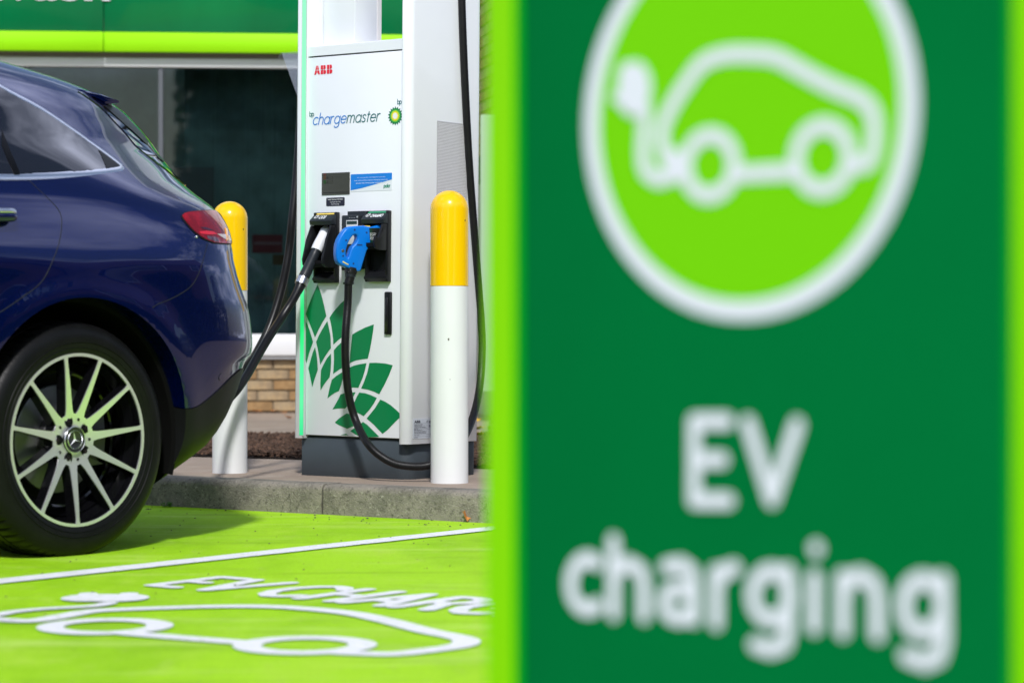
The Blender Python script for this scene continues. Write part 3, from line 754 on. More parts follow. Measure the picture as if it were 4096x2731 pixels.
flat('blue_print', [[sp(.0, .06), sp(.12, .10), sp(.3, .18), sp(.6, .36), sp(.82, .50), sp(1, .61), sp(1, .96), sp(.99, 1.0), sp(.01, 1), sp(0, .96)]], dpt(.0012), m_sb, ch)
for ttl, (x0, y0, x1, y1), of in (('To access this chargepoint and the', (795, 254, 1066, 276), .0), ("rest of the UK's largest charging network,", (768, 280, 1092, 304), .008), ('please visit www.polar-network.com', (783, 306, 1074, 330), .012)):
    a = dbox(x0, y0, x1, y1, 2.412, 1100, 600); text('sticker_text', ttl, a[0], a[1], a[2], a[3], dpt(.0018), WHITE_PRINT, ch, offset=of)
a = dbox(1052, 348, 1112, 372, 2.412, 1100, 600)
word('polar', a[0], a[1], a[2] + .004, .0085, .0026, .12, .15, dpt(.0018), mat('text_green', (.0, .25, .15), .4), ch, 'sticker_letter')
quad('serial_label', 494, 456, 672, 544, 2.412, 1100, 600, mat('label_black', (.012, .012, .03), .4), .0006, .005)
for ttl, (x0, y0, x1, y1), of in (('Serial Number: BPU0001', (512, 470, 657, 485), .015), ('Customer Service:', (533, 494, 634, 508), 0), ('0330 016 5126', (544, 517, 620, 530), 0)):
    a = dbox(x0, y0, x1, y1, 2.412, 1100, 600); text('label_text', ttl, a[0], a[1], a[2], a[3], dpt(.0012), WHITE_PRINT, ch, offset=of)
# latch handle
a = CF.ony(1542, 1338, DY); b = CF.ony(1571, 1167, DY)
box('door_latch', a[0], b[0], DY - .012, DY, a[1], b[1], BLACKP, ch, .005)
box('latch_lever', a[0] + .008, b[0] - .013, DY - .018, DY - .0125, a[1] + .01, b[1] - .022, mat('black_gloss', (.01, .01, .012), .2, coat=.5), ch, .004)
# card reader
xa, zt = CF.ony(1385, 846, -.03); xb, zb = CF.ony(1450, 1082, -.03)
box('reader_backplate', xa + .006, xb + .012, -.030, DY - .0003, zb + .006, zt, BLACKP2, ch, .002)
box('card_reader', xa - .002, xb - .004, -.058, -.0305, zb, zt - .017, BLACKP2, ch, .005)
ry = -.0585
def rq(x, y): return CF.ony(1100 + x / 2.412, 600 + y / 2.412, ry)
p0, p1 = rq(688, 790), rq(800, 676); box('reader_panel', p0[0], p1[0], ry - .002, ry + .001, p0[1] - .05, p1[1], mat('reader_white', (.62, .64, .66), .4), ch, .001)
p0, p1 = rq(696, 718), rq(794, 684); box('reader_display', p0[0], p1[0], ry - .003, ry - .0021, p0[1], p1[1], mat('reader_lcd', (.004, .03, .03), .15), ch)
for k in range(4):
    p0 = rq(718 + k * 17, 655); box('reader_light', p0[0] - .0014, p0[0] + .0014, ry - .001, ry + .0005, p0[1] - .001, p0[1] + .001, mat('grey_dot', (.4, .42, .45), .5), ch)
p0 = rq(795, 646); box('contactless_mark', p0[0] - .004, p0[0] + .003, ry - .001, ry + .0005, p0[1] - .003, p0[1] + .003, mat('grey_dot', (.4, .42, .45), .5), ch)

# holsters
def holster(pl, pr, pt, pbm, cupb, lab, stripe, word_):
    """pl, pr: photo columns of the door edges; pt top row, pbm bottom row, cupb lower row of the cup"""
    x0 = CF.ony(pl, pt, DY)[0]; x1 = CF.ony(pr, pt, DY)[0]; z1 = CF.ony(pr, pt, DY)[1]; z0 = CF.ony(pr, pbm, DY)[1]
    Z = lambda f: z1 - f
    h = tag(empty('holster', (0, 0, 0)), lab); h.parent = ch
    bm = bmesh.new()
    # frame round the recess
    addbox(bm, x0, x0 + .012, -.038, DY - .0005, z0, z1, .004); addbox(bm, x1 - .012, x1, -.038, DY - .0005, z0, z1, .004)
    addprism(bm, [(DY - .0005, z0), (-.030, z0), (-.045, z0 + .012), (-.045, z0 + .02), (-.02, z0 + .045), (DY - .0005, z0 + .045)], 'x', x0 + .001, x1 - .001, .003)
    mkbm('holster_frame', bm, BLACKP, h, True)
    bm = bmesh.new(); addprism(bm, [(DY - .0005, z1), (-.022, z1), (-.062, z1 - .030), (-.066, z1 - .036), (-.062, z1 - .052), (DY - .0005, z1 - .052)], 'x', x0 + .0015, x1 - .0015, .003)
    mkbm('holster_hood', bm, BLACKP2, h, True)
    cb = z1 - (cupb)
    prof = [(DY - .001, z1 - .053), (-.060, z1 - .053), (-.070, z1 - .075), (-.088, z1 - .11), (-.106, cb + .055), (-.112, cb + .035), (-.108, cb + .012), (-.09, cb + .001), (DY - .001, cb)]
    bm = bmesh.new(); addprism(bm, prof, 'x', x0 + .003, x0 + .012, .003)
    addprism(bm, prof, 'x', x1 - .016, x1 - .004, .003)
    mkbm('holster_cheek', bm, BLACKP, h, True)
    # rounded cup floor joining the cheeks
    bm = bmesh.new(); addprism(bm, [(DY - .001, cb + .05), (-.04, cb + .03), (-.1, cb + .03), (-.1, cb + .016), (-.085, cb + .004), (DY - .001, cb + .004)], 'x', x0 + .013, x1 - .017, .002)
    mkbm('holster_cup', bm, mat('black_matt', (.005, .005, .006), .6, spec=.15), h, True)
    box('holster_back', x0 + .0125, x1 - .0125, -.017, DY - .0006, z0 + .046, z1 - .053, mat('black_matt', (.005, .005, .006), .6, spec=.15), h)
    # slanted face print
    def sf(t, s): return (x0 + .006 + t * (x1 - x0 - .012), -.0225 - s * .0395 - .0006, z1 - .0003 - s * .0296 + .0006)
    def patchs(nm, t0, t1, s0, s1, m): mk(nm, [sf(t0, s0), sf(t1, s0), sf(t1, s1), sf(t0, s1)], [(0, 1, 2, 3)], m, h)
    patchs('colour_stripe', .06, .94, .12, .32, stripe)
    tw = .42 if len(word_) < 4 else .66
    text('holster_text', word_, .34, .34 + tw * .75 + (.08 if len(word_) > 4 else 0), .92, .50, lambda a, b: sf(a, b), WHITE_PRINT, h, offset=.03, shear=.1)
    ring = []
    for (cx, cy, r) in ((.18, .62, .09), (.18, .62, .05)): ring += stroke(gcircle(cx, cy, r, 12), .018, closed=True, nd=6)
    flat('plug_icon', ring, lambda a, b: sf(a, .62 + (b - .62) * 2.4), WHITE_PRINT, h)
    return x0, x1, z0, z1
H1 = holster(1270, 1361, 849, 1132, .226, 'black holster with yellow stripe lettered CCS', mat('stripe_yellow', (.75, .55, .08), .5), 'CCS')
H2 = holster(1476, 1568, 842, 1127, .160, 'black holster with green stripe lettered CHAdeMO', mat('stripe_green', (.01, .28, .12), .5), 'CHAdeMO')

# side wing: vent and rating plate
SX = .5805
def sfc(px, py): return CF.onx(px, py, SX)
m_vent = bpy.data.materials.new('perforated_steel'); m_vent.use_nodes = True
_nt = m_vent.node_tree; _p = _nt.nodes['Principled BSDF']; _p.inputs['Roughness'].default_value = .45; _p.inputs['Metallic'].default_value = .3
_t = _nt.nodes.new('ShaderNodeTexCoord'); _mp = _nt.nodes.new('ShaderNodeMapping'); _mp.inputs['Scale'].default_value = (1, 1, 1)
_v = _nt.nodes.new('ShaderNodeTexVoronoi'); _v.inputs['Scale'].default_value = 170; _v.inputs['Randomness'].default_value = .0
_r = _nt.nodes.new('ShaderNodeValToRGB'); _r.color_ramp.elements[0].position = .30; _r.color_ramp.elements[1].position = .40
_r.color_ramp.elements[0].color = (.16, .16, .17, 1); _r.color_ramp.elements[1].color = (.85, .84, .88, 1)
_nt.links.new(_t.outputs['Object'], _mp.inputs[0]); _nt.links.new(_mp.outputs[0], _v.inputs['Vector']); _nt.links.new(_v.outputs['Distance'], _r.inputs[0]); _nt.links.new(_r.outputs[0], _p.inputs['Base Color'])
va = sfc(1750, 488); vb = sfc(1750, 960)
box('vent_frame', SX, SX + .002, va[0] - .004, va[0] + .194, vb[1] - .004, va[1] + .004, mat('vent_edge', (.42, .42, .45), .5), ch, .0)
box('vent_grille', SX + .0021, SX + .003, va[0], va[0] + .190, vb[1], va[1], m_vent, ch)
ra = sfc(1652, 1676); rb_ = sfc(1652, 1755)
RL = .15
box('rating_plate', SX, SX + .0012, ra[0], ra[0] + RL, rb_[1], ra[1], mat('plate_silver', (.48, .51, .56), .4), ch)
RH = ra[1] - rb_[1]; SXP = SX + .0018
def rp(a, b): return (SXP, ra[0] + a * RL, rb_[1] + b * RH)
m_ink = mat('plate_ink', (.03, .03, .05), .5)
text('plate_text', 'ABB', .04, .30, .80, .93, rp, m_ink, ch, offset=.04)
text('plate_text', 'CE', .55, .63, .82, .90, rp, m_ink, ch)
for i, s in enumerate(('Terra charging station', 'Part number', 'Serial no. 2019  BPU0001', 'IP54')):
    pass
for i, (a0, a1, b0) in enumerate(((.04, .38, .705), (.04, .34, .63), (.04, .52, .555), (.04, .20, .49), (.04, .36, .42), (.04, .55, .36), (.04, .56, .31), (.04, .56, .26), (.04, .24, .16), (.04, .2, .05), (.8, .9, .42), (.8, .95, .3))):
    polys = []; x = a0
    while x < a1:
        w = random.uniform(.012, .03); polys.append([(x, b0), (x + w, b0), (x + w, b0 + .028), (x, b0 + .028)]); x += w + random.uniform(.006, .02)
    flat('plate_print', polys, rp, m_ink, ch)
for b0 in (.77, .68, .60, .52, .46, .21, .11):
    mk('plate_rule', [rp(.02, b0), rp(.98 if b0 < .5 else .62, b0), rp(.98 if b0 < .5 else .62, b0 + .007), rp(.02, b0 + .007)], [(0, 1, 2, 3)], m_ink, ch)
for (b0, b1) in ((.76, .89), (.55, .69)):
    polys = []; x = .66
    while x < .97:
        w = random.uniform(.006, .02); polys.append([(x, b0), (x + w, b0), (x + w, b1), (x, b1)]); x += w + random.uniform(.006, .014)
    flat('barcode', polys, rp, m_ink, ch)
# clear leaflet holder on the left wing
m_acr = glassmat('clear_acrylic', (.95, .96, .97), .10, 1.49, .08, True)
lh = tag(cempty('leaflet_holder'), 'clear acrylic leaflet holder hung on the left edge of the charger', 'holder')
def lw(px, py): return CF.ony(px, py, .02)
hx = -.0125
A_, B_, C_, D_ = lw(1140, 214), lw(1170, 424), lw(1122, 240), lw(1134, 215)
hz1, hz0 = A_[1], B_[1]; ox = A_[0] + .0
for yy in (.0, .10):
    prism('holder_side', [(hx - .001, hz1 - .004), (ox, hz1 - .004), (hx - .008, hz0), (hx - .001, hz0)], 'y', yy, yy + .002, m_acr, lh)
mk('holder_front', [(ox, .002, hz1), (ox, .10, hz1), (hx - .008, .10, hz0), (hx - .008, .002, hz0), (ox + .002, .002, hz1), (ox + .002, .10, hz1), (hx - .006, .10, hz0), (hx - .006, .002, hz0)],
   [(0, 1, 2, 3), (7, 6, 5, 4), (0, 4, 5, 1), (3, 2, 6, 7)], m_acr, lh)
tube('holder_lip', [(ox, -.004, hz1), (ox - .006, -.004, hz1 - .004), (ox - .012, -.003, hz1 - .018), (ox - .006, -.002, hz1 - .026)], .0022, m_acr, lh, 4, 8)
prism('holder_rim', [(ox - .012, hz1 - .018), (ox - .004, hz1), (hx - .001, hz1 + .001), (hx - .001, hz1 - .003), (ox - .002, hz1 - .004), (ox - .008, hz1 - .02)], 'y', .0, .102, m_acr, lh)

# ------------------------------------------------------------------ connectors and hoses
def cl(px, py, p): x, z = CF.ony(px, py, -p); return Vector((x, -p, z))
# slim white and black connector
c1 = tag(cempty('charging_connector'), 'white nosed connector with long black grip in the holster striped yellow', 'connector')
P = [cl(1322, 893, -.005), cl(1312, 908, .005), cl(1303, 925, .018), cl(1290, 952, .038), cl(1276, 978, .055), cl(1265, 1003, .070)]
tube('white_nose', P, lambda t: .0225 * min(1, .25 + 2.0 * t) if t < .375 else .0225 * (1 + .04 * t), WHITE, c1, 6, 24)
d = (P[-1] - P[-2]).normalized()
P2 = [P[-1] - d * .002, cl(1256, 1022, .080), cl(1240, 1056, .105), cl(1224, 1090, .130), cl(1211, 1118, .148)]
tube('black_grip', P2, lambda t: .0205 + .002 * t, BLACKP2, c1, 5, 24)
q0, q1 = cl(1214, 1113, .146), cl(1203, 1138, .160)
tube('silver_ring', [q0, q0 + (q1 - q0) * .5, q1], .0265, ALU, c1, 2, 28)
tube('strain_relief', [q1, cl(1198, 1150, .168), cl(1189, 1168, .178)], lambda t: .021 - .003 * t, BLACKP, c1, 4, 20)
W = CF.l2w
w1 = W(cl(1192, 1162, .174))
hoseb = [w1, at(1175, 1194, w1.y - .02), at(1157, 1224, w1.y - .04), at(1120, 1281, 9.60), at(1078, 1345, 9.52), at(1041, 1406, 9.46), at(1012, 1458, 9.40), at(985, 1505, 9.34), at(940, 1568, 9.26), at(890, 1610, 9.25), at(850, 1590, 9.4),
         at(880, 1545, 9.62), at(940, 1510, 9.80), at(1000, 1447, 9.9), at(1032, 1400, 9.97), at(1073, 1318, 10.02), at(1103, 1235, 10.05), at(1127, 1150, 10.07), at(1145, 1066, 10.08), at(1158, 983, 10.09), at(1168, 880, 10.09), at(1186, 700, 10.12), at(1204, 400, 10.15), at(1212, 0, 10.15), at(1214, -380, 10.13)]
hb = tag(tube('charging_hose', hoseb, .0172, mat('gloss_hose', (.006, .006, .007), .33, spec=.3), None, 10, 18), 'glossy black hose looping behind the car from the white nosed connector', 'cable')
# hose print
hp = catmull(hoseb, 10)
def hosetext(i0, s, body):
    vs, fs = textmesh(body); Lm = max(v.x for v in vs); V = []
    cum = [0]
    for a, b in zip(hp[:-1], hp[1:]): cum.append(cum[-1] + (b - a).length)
    for v in vs:
        d = cum[i0] + v.x * s; k = next(j for j in range(len(cum)) if cum[j] > d)
        t = (d - cum[k - 1]) / (cum[k] - cum[k - 1]); p = hp[k - 1].lerp(hp[k], t); T = (hp[k] - hp[k - 1]).normalized()
        vd = (p - Vector((0, 0, CH))).normalized(); sd = T.cross(vd).normalized(); off = (v.y * s - .35 * s) + .007
        n = (-vd * math.sqrt(max(0, .0176 ** 2 - off * off)) + sd * off)
        V.append(p + n)
    return V, fs
V, fs_ = hosetext(16, .0125, 'AN APPROVED COOLING SYSTEM')
mk('hose_print', V, fs_, mat('hose_print_blue', (.02, .12, .45), .5), hb)

# blue connector
GC = CF.l2w((.405, -.085, .5)); GPH = rad(27); GF = Frame(GC.x, GC.y, PZ, GPH)
c2 = tag(empty('blue_connector', GF.o, GPH), 'blue pistol shaped connector with open grip in the holster striped green', 'connector')
TH = .040
def gp(x, y): return GF.ony(1100 + x / 2.412, 600 + y / 2.412, -TH / 2)
outer = [(705,745),(735,737),(790,732),(860,729),(900,738),(925,742),(960,735),(1005,722),(1060,722),(1060,890),(985,900),(958,905),(930,925),(905,948),(888,975),(875,1015),(862,1060),(845,1115),(832,1160),(815,1173),(790,1168),(740,1152),(690,1132),(640,1108),(615,1092),(602,1060),(595,1010),(596,960),(602,905),(615,865),(632,830),(655,795),(680,762)]
hole = [(785,818),(796,835),(797,860),(785,890),(768,912),(748,930),(735,955),(724,985),(716,1010),(706,1042),(694,1030),(688,1005),(688,975),(695,940),(708,905),(724,870),(742,842),(762,822)]
def plate_with_hole(name, outer, hole, x0, x1, m, par, bev):
    O = [Vector(p) for p in outer]; Hh = [Vector(p) for p in hole]
    n, k = len(O), len(Hh)
    ve = O + Hh; ed = [(i, (i + 1) % n) for i in range(n)] + [(n + i, n + (i + 1) % k) for i in range(k)]
    v, e, f, *_ = delaunay_2d_cdt(ve, ed, [], 0, 1e-7)
    def inside(p, poly):
        c = False; j = len(poly) - 1
        for i in range(len(poly)):
            if (poly[i].y > p.y) != (poly[j].y > p.y) and p.x < (poly[j].x - poly[i].x) * (p.y - poly[i].y) / (poly[j].y - poly[i].y) + poly[i].x: c = not c
            j = i
        return c
    F2 = [t for t in f if inside(sum((v[i] for i in t), Vector((0, 0))) / 3, O) and not inside(sum((v[i] for i in t), Vector((0, 0))) / 3, Hh)]
    bm = bmesh.new(); a = [bm.verts.new((p.x, x1, p.y)) for p in v]
    fs = [bm.faces.new([a[i] for i in t]) for t in F2]
    bmesh.ops.dissolve_limit(bm, angle_limit=.01, verts=[], edges=[])
    r = bmesh.ops.extrude_face_region(bm, geom=fs)
    for g in r['geom']:
        if isinstance(g, bmesh.types.BMVert): g.co.y = x0
    bmesh.ops.recalc_face_normals(bm, faces=bm.faces)
    sharp = [ed_ for ed_ in bm.edges if len(ed_.link_faces) == 2 and ed_.calc_face_angle() > rad(60)]
    bmesh.ops.bevel(bm, geom=sharp, offset=bev, segments=4, profile=.5, affect='EDGES', clamp_overlap=False)
    for v_ in list(bm.verts):
        if not v_.link_faces: bm.verts.remove(v_)
    return mkbm(name, bm, m, par, True, 60)
og = [gp(*p) for p in outer]; hg = [gp(*p) for p in hole]
def smoothpoly(pts, s=3):
    n = len(pts); out = []
    for i in range(n):
        a, b, c, d = [Vector((*pts[(i + k - 1) % n], 0)) for k in range(4)]
        for k in range(s):
            t = k / s; v = .5 * ((2 * b) + (c - a) * t + (2 * a - 5 * b + 4 * c - d) * t * t + (3 * b - a - 3 * c + d) * t ** 3); out.append((v.x, v.y))
    return out
plate_with_hole('grip_body', og, smoothpoly(hg, 2), TH / 2, -TH / 2, BLUEP, c2, .0075)
FYG = -TH / 2
def gprism(nm, pts, m, th=.0012): return prism(nm, [gp(*p) for p in pts], 'y', FYG - th, FYG + .001, m, c2)
gprism('side_label', ((908, 752), (1010, 752), (1010, 888), (918, 902)), mat('dark_green_label', (.004, .035, .02), .35))
gprism('label_panel', ((935, 758), (1010, 758), (1010, 880), (940, 895)), mat('label_black2', (.01, .012, .012), .35), .0016)
for i in range(5):
    y = 800 + i * 14; a, b = gp(916, y + 9), gp(975 - (i % 3) * 9, y)
    text('label_text', ('ELECTRIC', 'Model', 'Rated current', 'Serial No', 'Made in')[i], a[0], b[0], a[1], b[1], lambda u, v: (u, FYG - .0021, v), WHITE_PRINT, c2)
for (x, y) in ((769, 771), (884, 797), (686, 872), (657, 1022), (757, 1096)):
    g = gp(x, y); lathe('screw_recess', [(.0040, 0), (.0040, .002)], mat('deep_blue', (.0, .03, .16), .5), c2, n=14, axis='y').location = (g[0], FYG - .0006, g[1])
g = gp(655, 973); lathe('release_button', [(.0062, .003), (.0062, -.001), (.004, -.002)], mat('grey_button', (.1, .11, .12), .3, metal=.5), c2, n=18, axis='y').location = (g[0], FYG, g[1])
g0, g1 = gp(792, 922), gp(842, 910); box('grip_slot', g0[0], g1[0], FYG - .0009, FYG + .001, g0[1], g1[1], mat('deep_blue', (.0, .03, .16), .5), c2)
gprism('yellow_label', ((655, 1071), (712, 1104), (704, 1110), (650, 1082)), mat('label_yellow', (.75, .6, .15), .5))
g0, g1 = gp(830, 730), gp(925, 741)
box('warning_label', g0[0], g1[0], -.012, .012, g0[1] - .006, g0[1] + .0006, mat('warn_yellow', (.8, .62, .1), .5), c2)
# nozzle running into the holster
n0, n1 = gp(1000, 800), gp(1075, 800)
tube('nozzle', [(n0[0] - .02, 0, n0[1]), (n0[0] + .012, .012, n0[1]), (n1[0] + .0, .045, n1[1])], .021, BLUEP, c2, 4, 24)
ga = gp(757, 1148); gb = gp(746, 1190); gc_ = gp(728, 1290)
tube('collar', [(ga[0], 0, ga[1] + .006), (gb[0], 0, gb[1])], .0245, BLACKP, c2, 0, 24)
tube('collar_nut', [(gb[0], 0, gb[1] + .002), (gb[0], 0, gb[1] - .014)], .0225, BLACKP2, c2, 0, 8)
tube('strain_sleeve', [(gb[0], 0, gb[1] - .012), (gc_[0], 0, gc_[1])], lambda t: .0185 - .001 * t, RUBBER, c2, 0, 20)
tube('sleeve_clip', [(gc_[0], 0, gc_[1] + .006), (gc_[0], 0, gc_[1] - .002)], .0215, BLACKP, c2, 0, 20)
ws = GF.l2w((gc_[0], 0, gc_[1]))
hy = lambda px, py: at(px, py, (CF.l2w((.61, CF.onx(px, py, .61)[0], CF.onx(px, py, .61)[1]))).y)
hosea = [ws, at(1391, 1220, ws.y), at(1383, 1320, ws.y - .02), at(1381, 1420, ws.y - .02), at(1392, 1560, ws.y), at(1422, 1680, ws.y + .01), at(1480, 1785, 9.46), at(1560, 1846, 9.43), at(1640, 1864, 9.42), at(1722, 1858, 9.42), at(1800, 1815, 9.47), at(1862, 1738, 9.62),
         at(1900, 1640, 9.76), at(1921, 1530, 9.86), at(1929, 1400, 9.90), at(1926, 1300, 9.90), at(1917, 1180, 9.88), at(1900, 960, 9.85), at(1880, 700, 9.82), at(1868, 500, 9.80), at(1856, 250, 9.78), at(1847, 0, 9.77), at(1840, -300, 9.77), at(1832, -400, 9.80), at(1800, -435, 9.82), at(1765, -420, 9.84)]
tag(tube('charging_hose', hosea, .0158, RUBBER, None, 10, 18), 'dull black hose hanging down the right side of the charger to the blue connector', 'cable')

# ================================================================== NEAR SIGN
SA = rad(-41.5); DL = 2.42; SK = DL / 2.6; SF = Frame((1946 - 2048) / F * DL, DL, 0, SA)
sg = tag(empty('totem_sign', SF.o, SA), 'large green and lime totem sign reading EV charging in the right foreground', 'sign')
SWD = .675 * SK
bm = bmesh.new(); addprism(bm, rrect(0, SWD, 0, .09, (.004, .004, .004, .004), 3), 'z', 0.0, 1.55, .002, 1); mkbm('sign_board', bm, GREEN_SIGN, sg, True)
def sp3(o): return lambda a, b: (a, -o, b)
s1 = SF.ony(2060, 1300)[0]; s2 = SF.ony(2092, 1300)[0]; s3 = SF.ony(4062, 1500)[0]; s4 = SF.ony(4034, 1500)[0]
def srect(nm, a, b, m, o): mk(nm, [(a, -o, .02), (b, -o, .02), (b, -o, 1.548), (a, -o, 1.548)], [(0, 1, 2, 3)], m, sg)
srect('lime_band', .001, s1, LIME_SIGN, .0015); srect('mid_green_band', s1 + .0002, s2, MIDGREEN, .0015)
srect('lime_band', s3, SWD - .001, LIME_SIGN, .0015); srect('mid_green_band', s4, s3 - .0002, MIDGREEN, .0015)
cx0 = SF.ony(2342, 490)[0]; cx1 = SF.ony(3680, 490)[0]; ccx = (cx0 + cx1) / 2; R_ = (cx1 - cx0) / 2
ccz = SF.ony(3010, 1282)[1] + R_
circ = lambda r, n=72: [(ccx + r * math.cos(2 * PI * k / n), ccz + r * math.sin(2 * PI * k / n)) for k in range(n)]
SWHITE = mat('sign_white', (.88, .95, .94), .6, spec=.1)
flat('white_ring', stroke(circ(R_ - .0095 * SK), .0190 * SK, closed=True), sp3(.0015), SWHITE, sg)
flat('lime_disc', [circ(R_ - .0190 * SK)], sp3(.0012), mat('disc_lime', (.20, .76, .0), .6, spec=.12), sg)
def zi(x, y): return SF.ony(2200 + x / 1.12, y / 1.12)
IW = .0150 * SK
car_i = [zi(*p) for p in ((435, 500), (428, 600), (425, 700), (440, 770), (500, 805), (545, 770), (520, 680), (505, 600), (545, 490), (620, 370), (690, 285), (790, 248), (920, 245), (1020, 258), (1110, 305), (1200, 355), (1300, 402), (1400, 445), (1452, 505), (1462, 600), (1450, 690), (1420, 735), (1340, 740))]
polys = stroke(curve2(car_i, 4), IW) + stroke([zi(840, 782), zi(1090, 768)], IW)
for (x, y, r) in ((722, 742, .0300 * SK), (1228, 708, .0305 * SK)):
    c = zi(x, y); polys += stroke(gcircle(c[0], c[1], r, 28), IW, closed=True)
polys += stroke([zi(570, 700), zi(570, 790)], IW)
flat('car_pictogram', polys, sp3(.0024), SWHITE, sg)
c = zi(385, 400)
polys = [[(c[0] + .022 * SK * math.cos(t), c[1] + .028 * SK * math.sin(t)) for t in [2 * PI * k / 24 for k in range(24)]]] + stroke([zi(330, 330), zi(345, 300)], .008) + stroke([zi(300, 440), zi(330, 460)], .008) + stroke([zi(420, 450), zi(435, 505)], IW)
flat('plug_pictogram', polys, sp3(.0030), SWHITE, sg)
def zt_(x, y): return SF.ony(2150 + x / 1.2086, 1500 + y / 1.2086)
LW = .0150 * SK
ell = lambda cx, cy, rx, ry, a0=0, a1=360, n=20: [(cx + rx * math.cos(rad(a0 + (a1 - a0) * k / n)), cy - ry * math.sin(rad(a0 + (a1 - a0) * k / n))) for k in range(n + 1)]
letters = [
 [[(925, 222), (765, 222), (765, 605), (930, 605)], [(765, 408), (900, 408)]],
 [[(1025, 230), (1140, 600), (1262, 240)]],
 [ell(250, 1008, 82, 122, 55, 305)],
 [[(375, 800), (375, 1150)], [(375, 980), (400, 925), (450, 908), (505, 940), (522, 1000), (522, 1160)]],
 [[(630, 925), (700, 912), (750, 945), (762, 1010), (762, 1175)], ell(690, 1100, 72, 72)],
 [[(870, 950), (870, 1195)], [(870, 1010), (900, 950), (960, 930)]],
 [ell(1140, 1062, 92, 118), [(1218, 945), (1220, 1230), (1200, 1300), (1135, 1325), (1060, 1300)]],
 [[(1345, 975), (1345, 1215)]], [[(1355, 835), (1355, 838)]],
 [[(1482, 975), (1482, 1235)], [(1482, 1060), (1510, 985), (1570, 965), (1630, 1000), (1650, 1070), (1650, 1250)]],
 [ell(1872, 1112, 95, 128), [(1965, 985), (1968, 1280), (1945, 1360), (1880, 1388), (1790, 1355)]]]
for Ls in letters:
    polys = []
    for s in Ls: polys += stroke([zt_(*p) for p in s], LW)
    flat('sign_letter', polys, sp3(.0024), SWHITE, sg)

# ================================================================== CAR
KA2 = math.atan2(.775, .632)
KF = Frame(-1.355, 7.56, 0, KA2)      # x = rearward, y = across the car (inwards), origin under the near rear wheel
car = tag(empty('parked_car', KF.o, KA2), 'dark blue estate style electric car parked with its rear towards the charger', 'car')
YC = .93
PAINT = mat('car_paint', (.0001, .0075, .095), .25, metal=.7, spec=.3, coat=1.0, coat_rough=.015)
CLAD = mat('bumper_cladding', (.009, .0095, .010), .45, spec=.15, var=.1, vscale=30, bump=.03, bscale=400)
WELL = mat('wheel_well', (.004, .004, .004), .95, spec=.05)
TINT = mat('tinted_glass', (.006, .005, .007), .03, spec=.9, coat=.6)
PAINT.node_tree.nodes['Principled BSDF'].inputs['Coat IOR'].default_value = 1.52
def lerpt(tab, z):
    if z <= tab[0][0]: return tab[0][1]
    for (a, b), (c, d) in zip(tab[:-1], tab[1:]):
        if z <= c: return b + (d - b) * (z - a) / (c - a)
    return tab[-1][1]
def smt(tab, z, w=.03):
    return (lerpt(tab, z - w) + 2 * lerpt(tab, z - w / 2) + 3 * lerpt(tab, z) + 2 * lerpt(tab, z + w / 2) + lerpt(tab, z + w)) / 9
YS = [(.15, .10), (.22, .055), (.35, .010), (.5, -.012), (.65, -.028), (.8, -.030), (.90, -.022), (.97, -.008), (1.04, .010), (1.12, .036), (1.20, .075), (1.32, .145), (1.43, .215), (1.52, .285), (1.59, .37), (1.635, .47), (1.66, .62)]
def ys(z): return smt(YS, z)
def s0f(z): t = min(1, max(0, (z - 1.0) / .42)); t = t * t * (3 - 2 * t); return .12 + (-1.25 - .12) * t
def nn(z): t = min(1, max(0, (z - .97) / .35)); return 4.4 + (3.3 - 4.4) * t
SIL = [(0, 250), (105, 284), (210, 316), (316, 351), (393, 385), (440, 412), (466, 430), (519, 474), (596, 558), (659, 649), (723, 730), (786, 782), (842, 821), (870, 848), (891, 880), (912, 923), (922, 975), (930, 1042), (947, 1105), (972, 1175), (993, 1231), (1001, 1275),
       (1008, 1340), (1010, 1392), (1005, 1473), (1001, 1517), (979, 1590), (961, 1649), (939, 1693), (902, 1737), (843, 1788), (777, 1825), (704, 1861)]
tab = []
for px, py in SIL:
    z = 1.0; u = (px - 2048) / F
    for it in range(25):
        b = YC - ys(z); n = nn(z); m = n / (n - 1); s0 = s0f(z)
        A, B = .632 - .775 * u, .775 + .632 * u
        rhs = -(-1.355) + 7.56 * u                     # A s - B y = rhs
        # support: A s0 - B YC + ((A a)^m + (B b)^m)^(1/m) = rhs
        S = rhs - A * s0 + B * YC
        q = S ** m - (B * b) ** m
        a = (max(q, 1e-4) ** (1 / m)) / A
        k = ((A * a) ** m + (B * b) ** m) ** (1 / m)
        xx = a * (A * a / k) ** (m - 1); yy = b * (B * b / k) ** (m - 1)
        Pw = KF.l2w((s0 + xx, YC - yy, 0)); zn = CH - (py - HOR) / F * Pw.y
        z = z * .5 + zn * .5
    tab.append((z, s0 + a))
tab.sort()
tab = [(.10, tab[0][1] - .35)] + tab; _l = tab[-1]; tab += [(_l[0] + .012, _l[1] - .18), (_l[0] + .022, _l[1] - .5), (_l[0] + .030, _l[1] - .95), (_l[0] + .034, _l[1] - 1.3)]
ZT = tab[-1][0] - .006
tab = [t for i, t in enumerate(tab) if i == 0 or t[0] > tab[i - 1][0] + .001]
def send(z): return smt(tab, z, .012)
FT = [(.15, -3.55), (.25, -3.66), (.45, -3.74), (.70, -3.72), (.82, -3.60), (.90, -3.40), (.98, -3.0), (1.04, -2.62), (1.07, -2.42), (1.15, -2.30), (1.30, -2.06), (1.45, -1.78), (1.56, -1.56), (1.62, -1.42), (1.66, -1.30)]
def sfr(z): return smt(FT, z)
TH_ = []
def dense(n, a, b, N=400): return [(a * math.sin(PI / 2 * k / N) ** (2 / n), b - b * math.cos(PI / 2 * k / N) ** (2 / n)) for k in range(N + 1)]
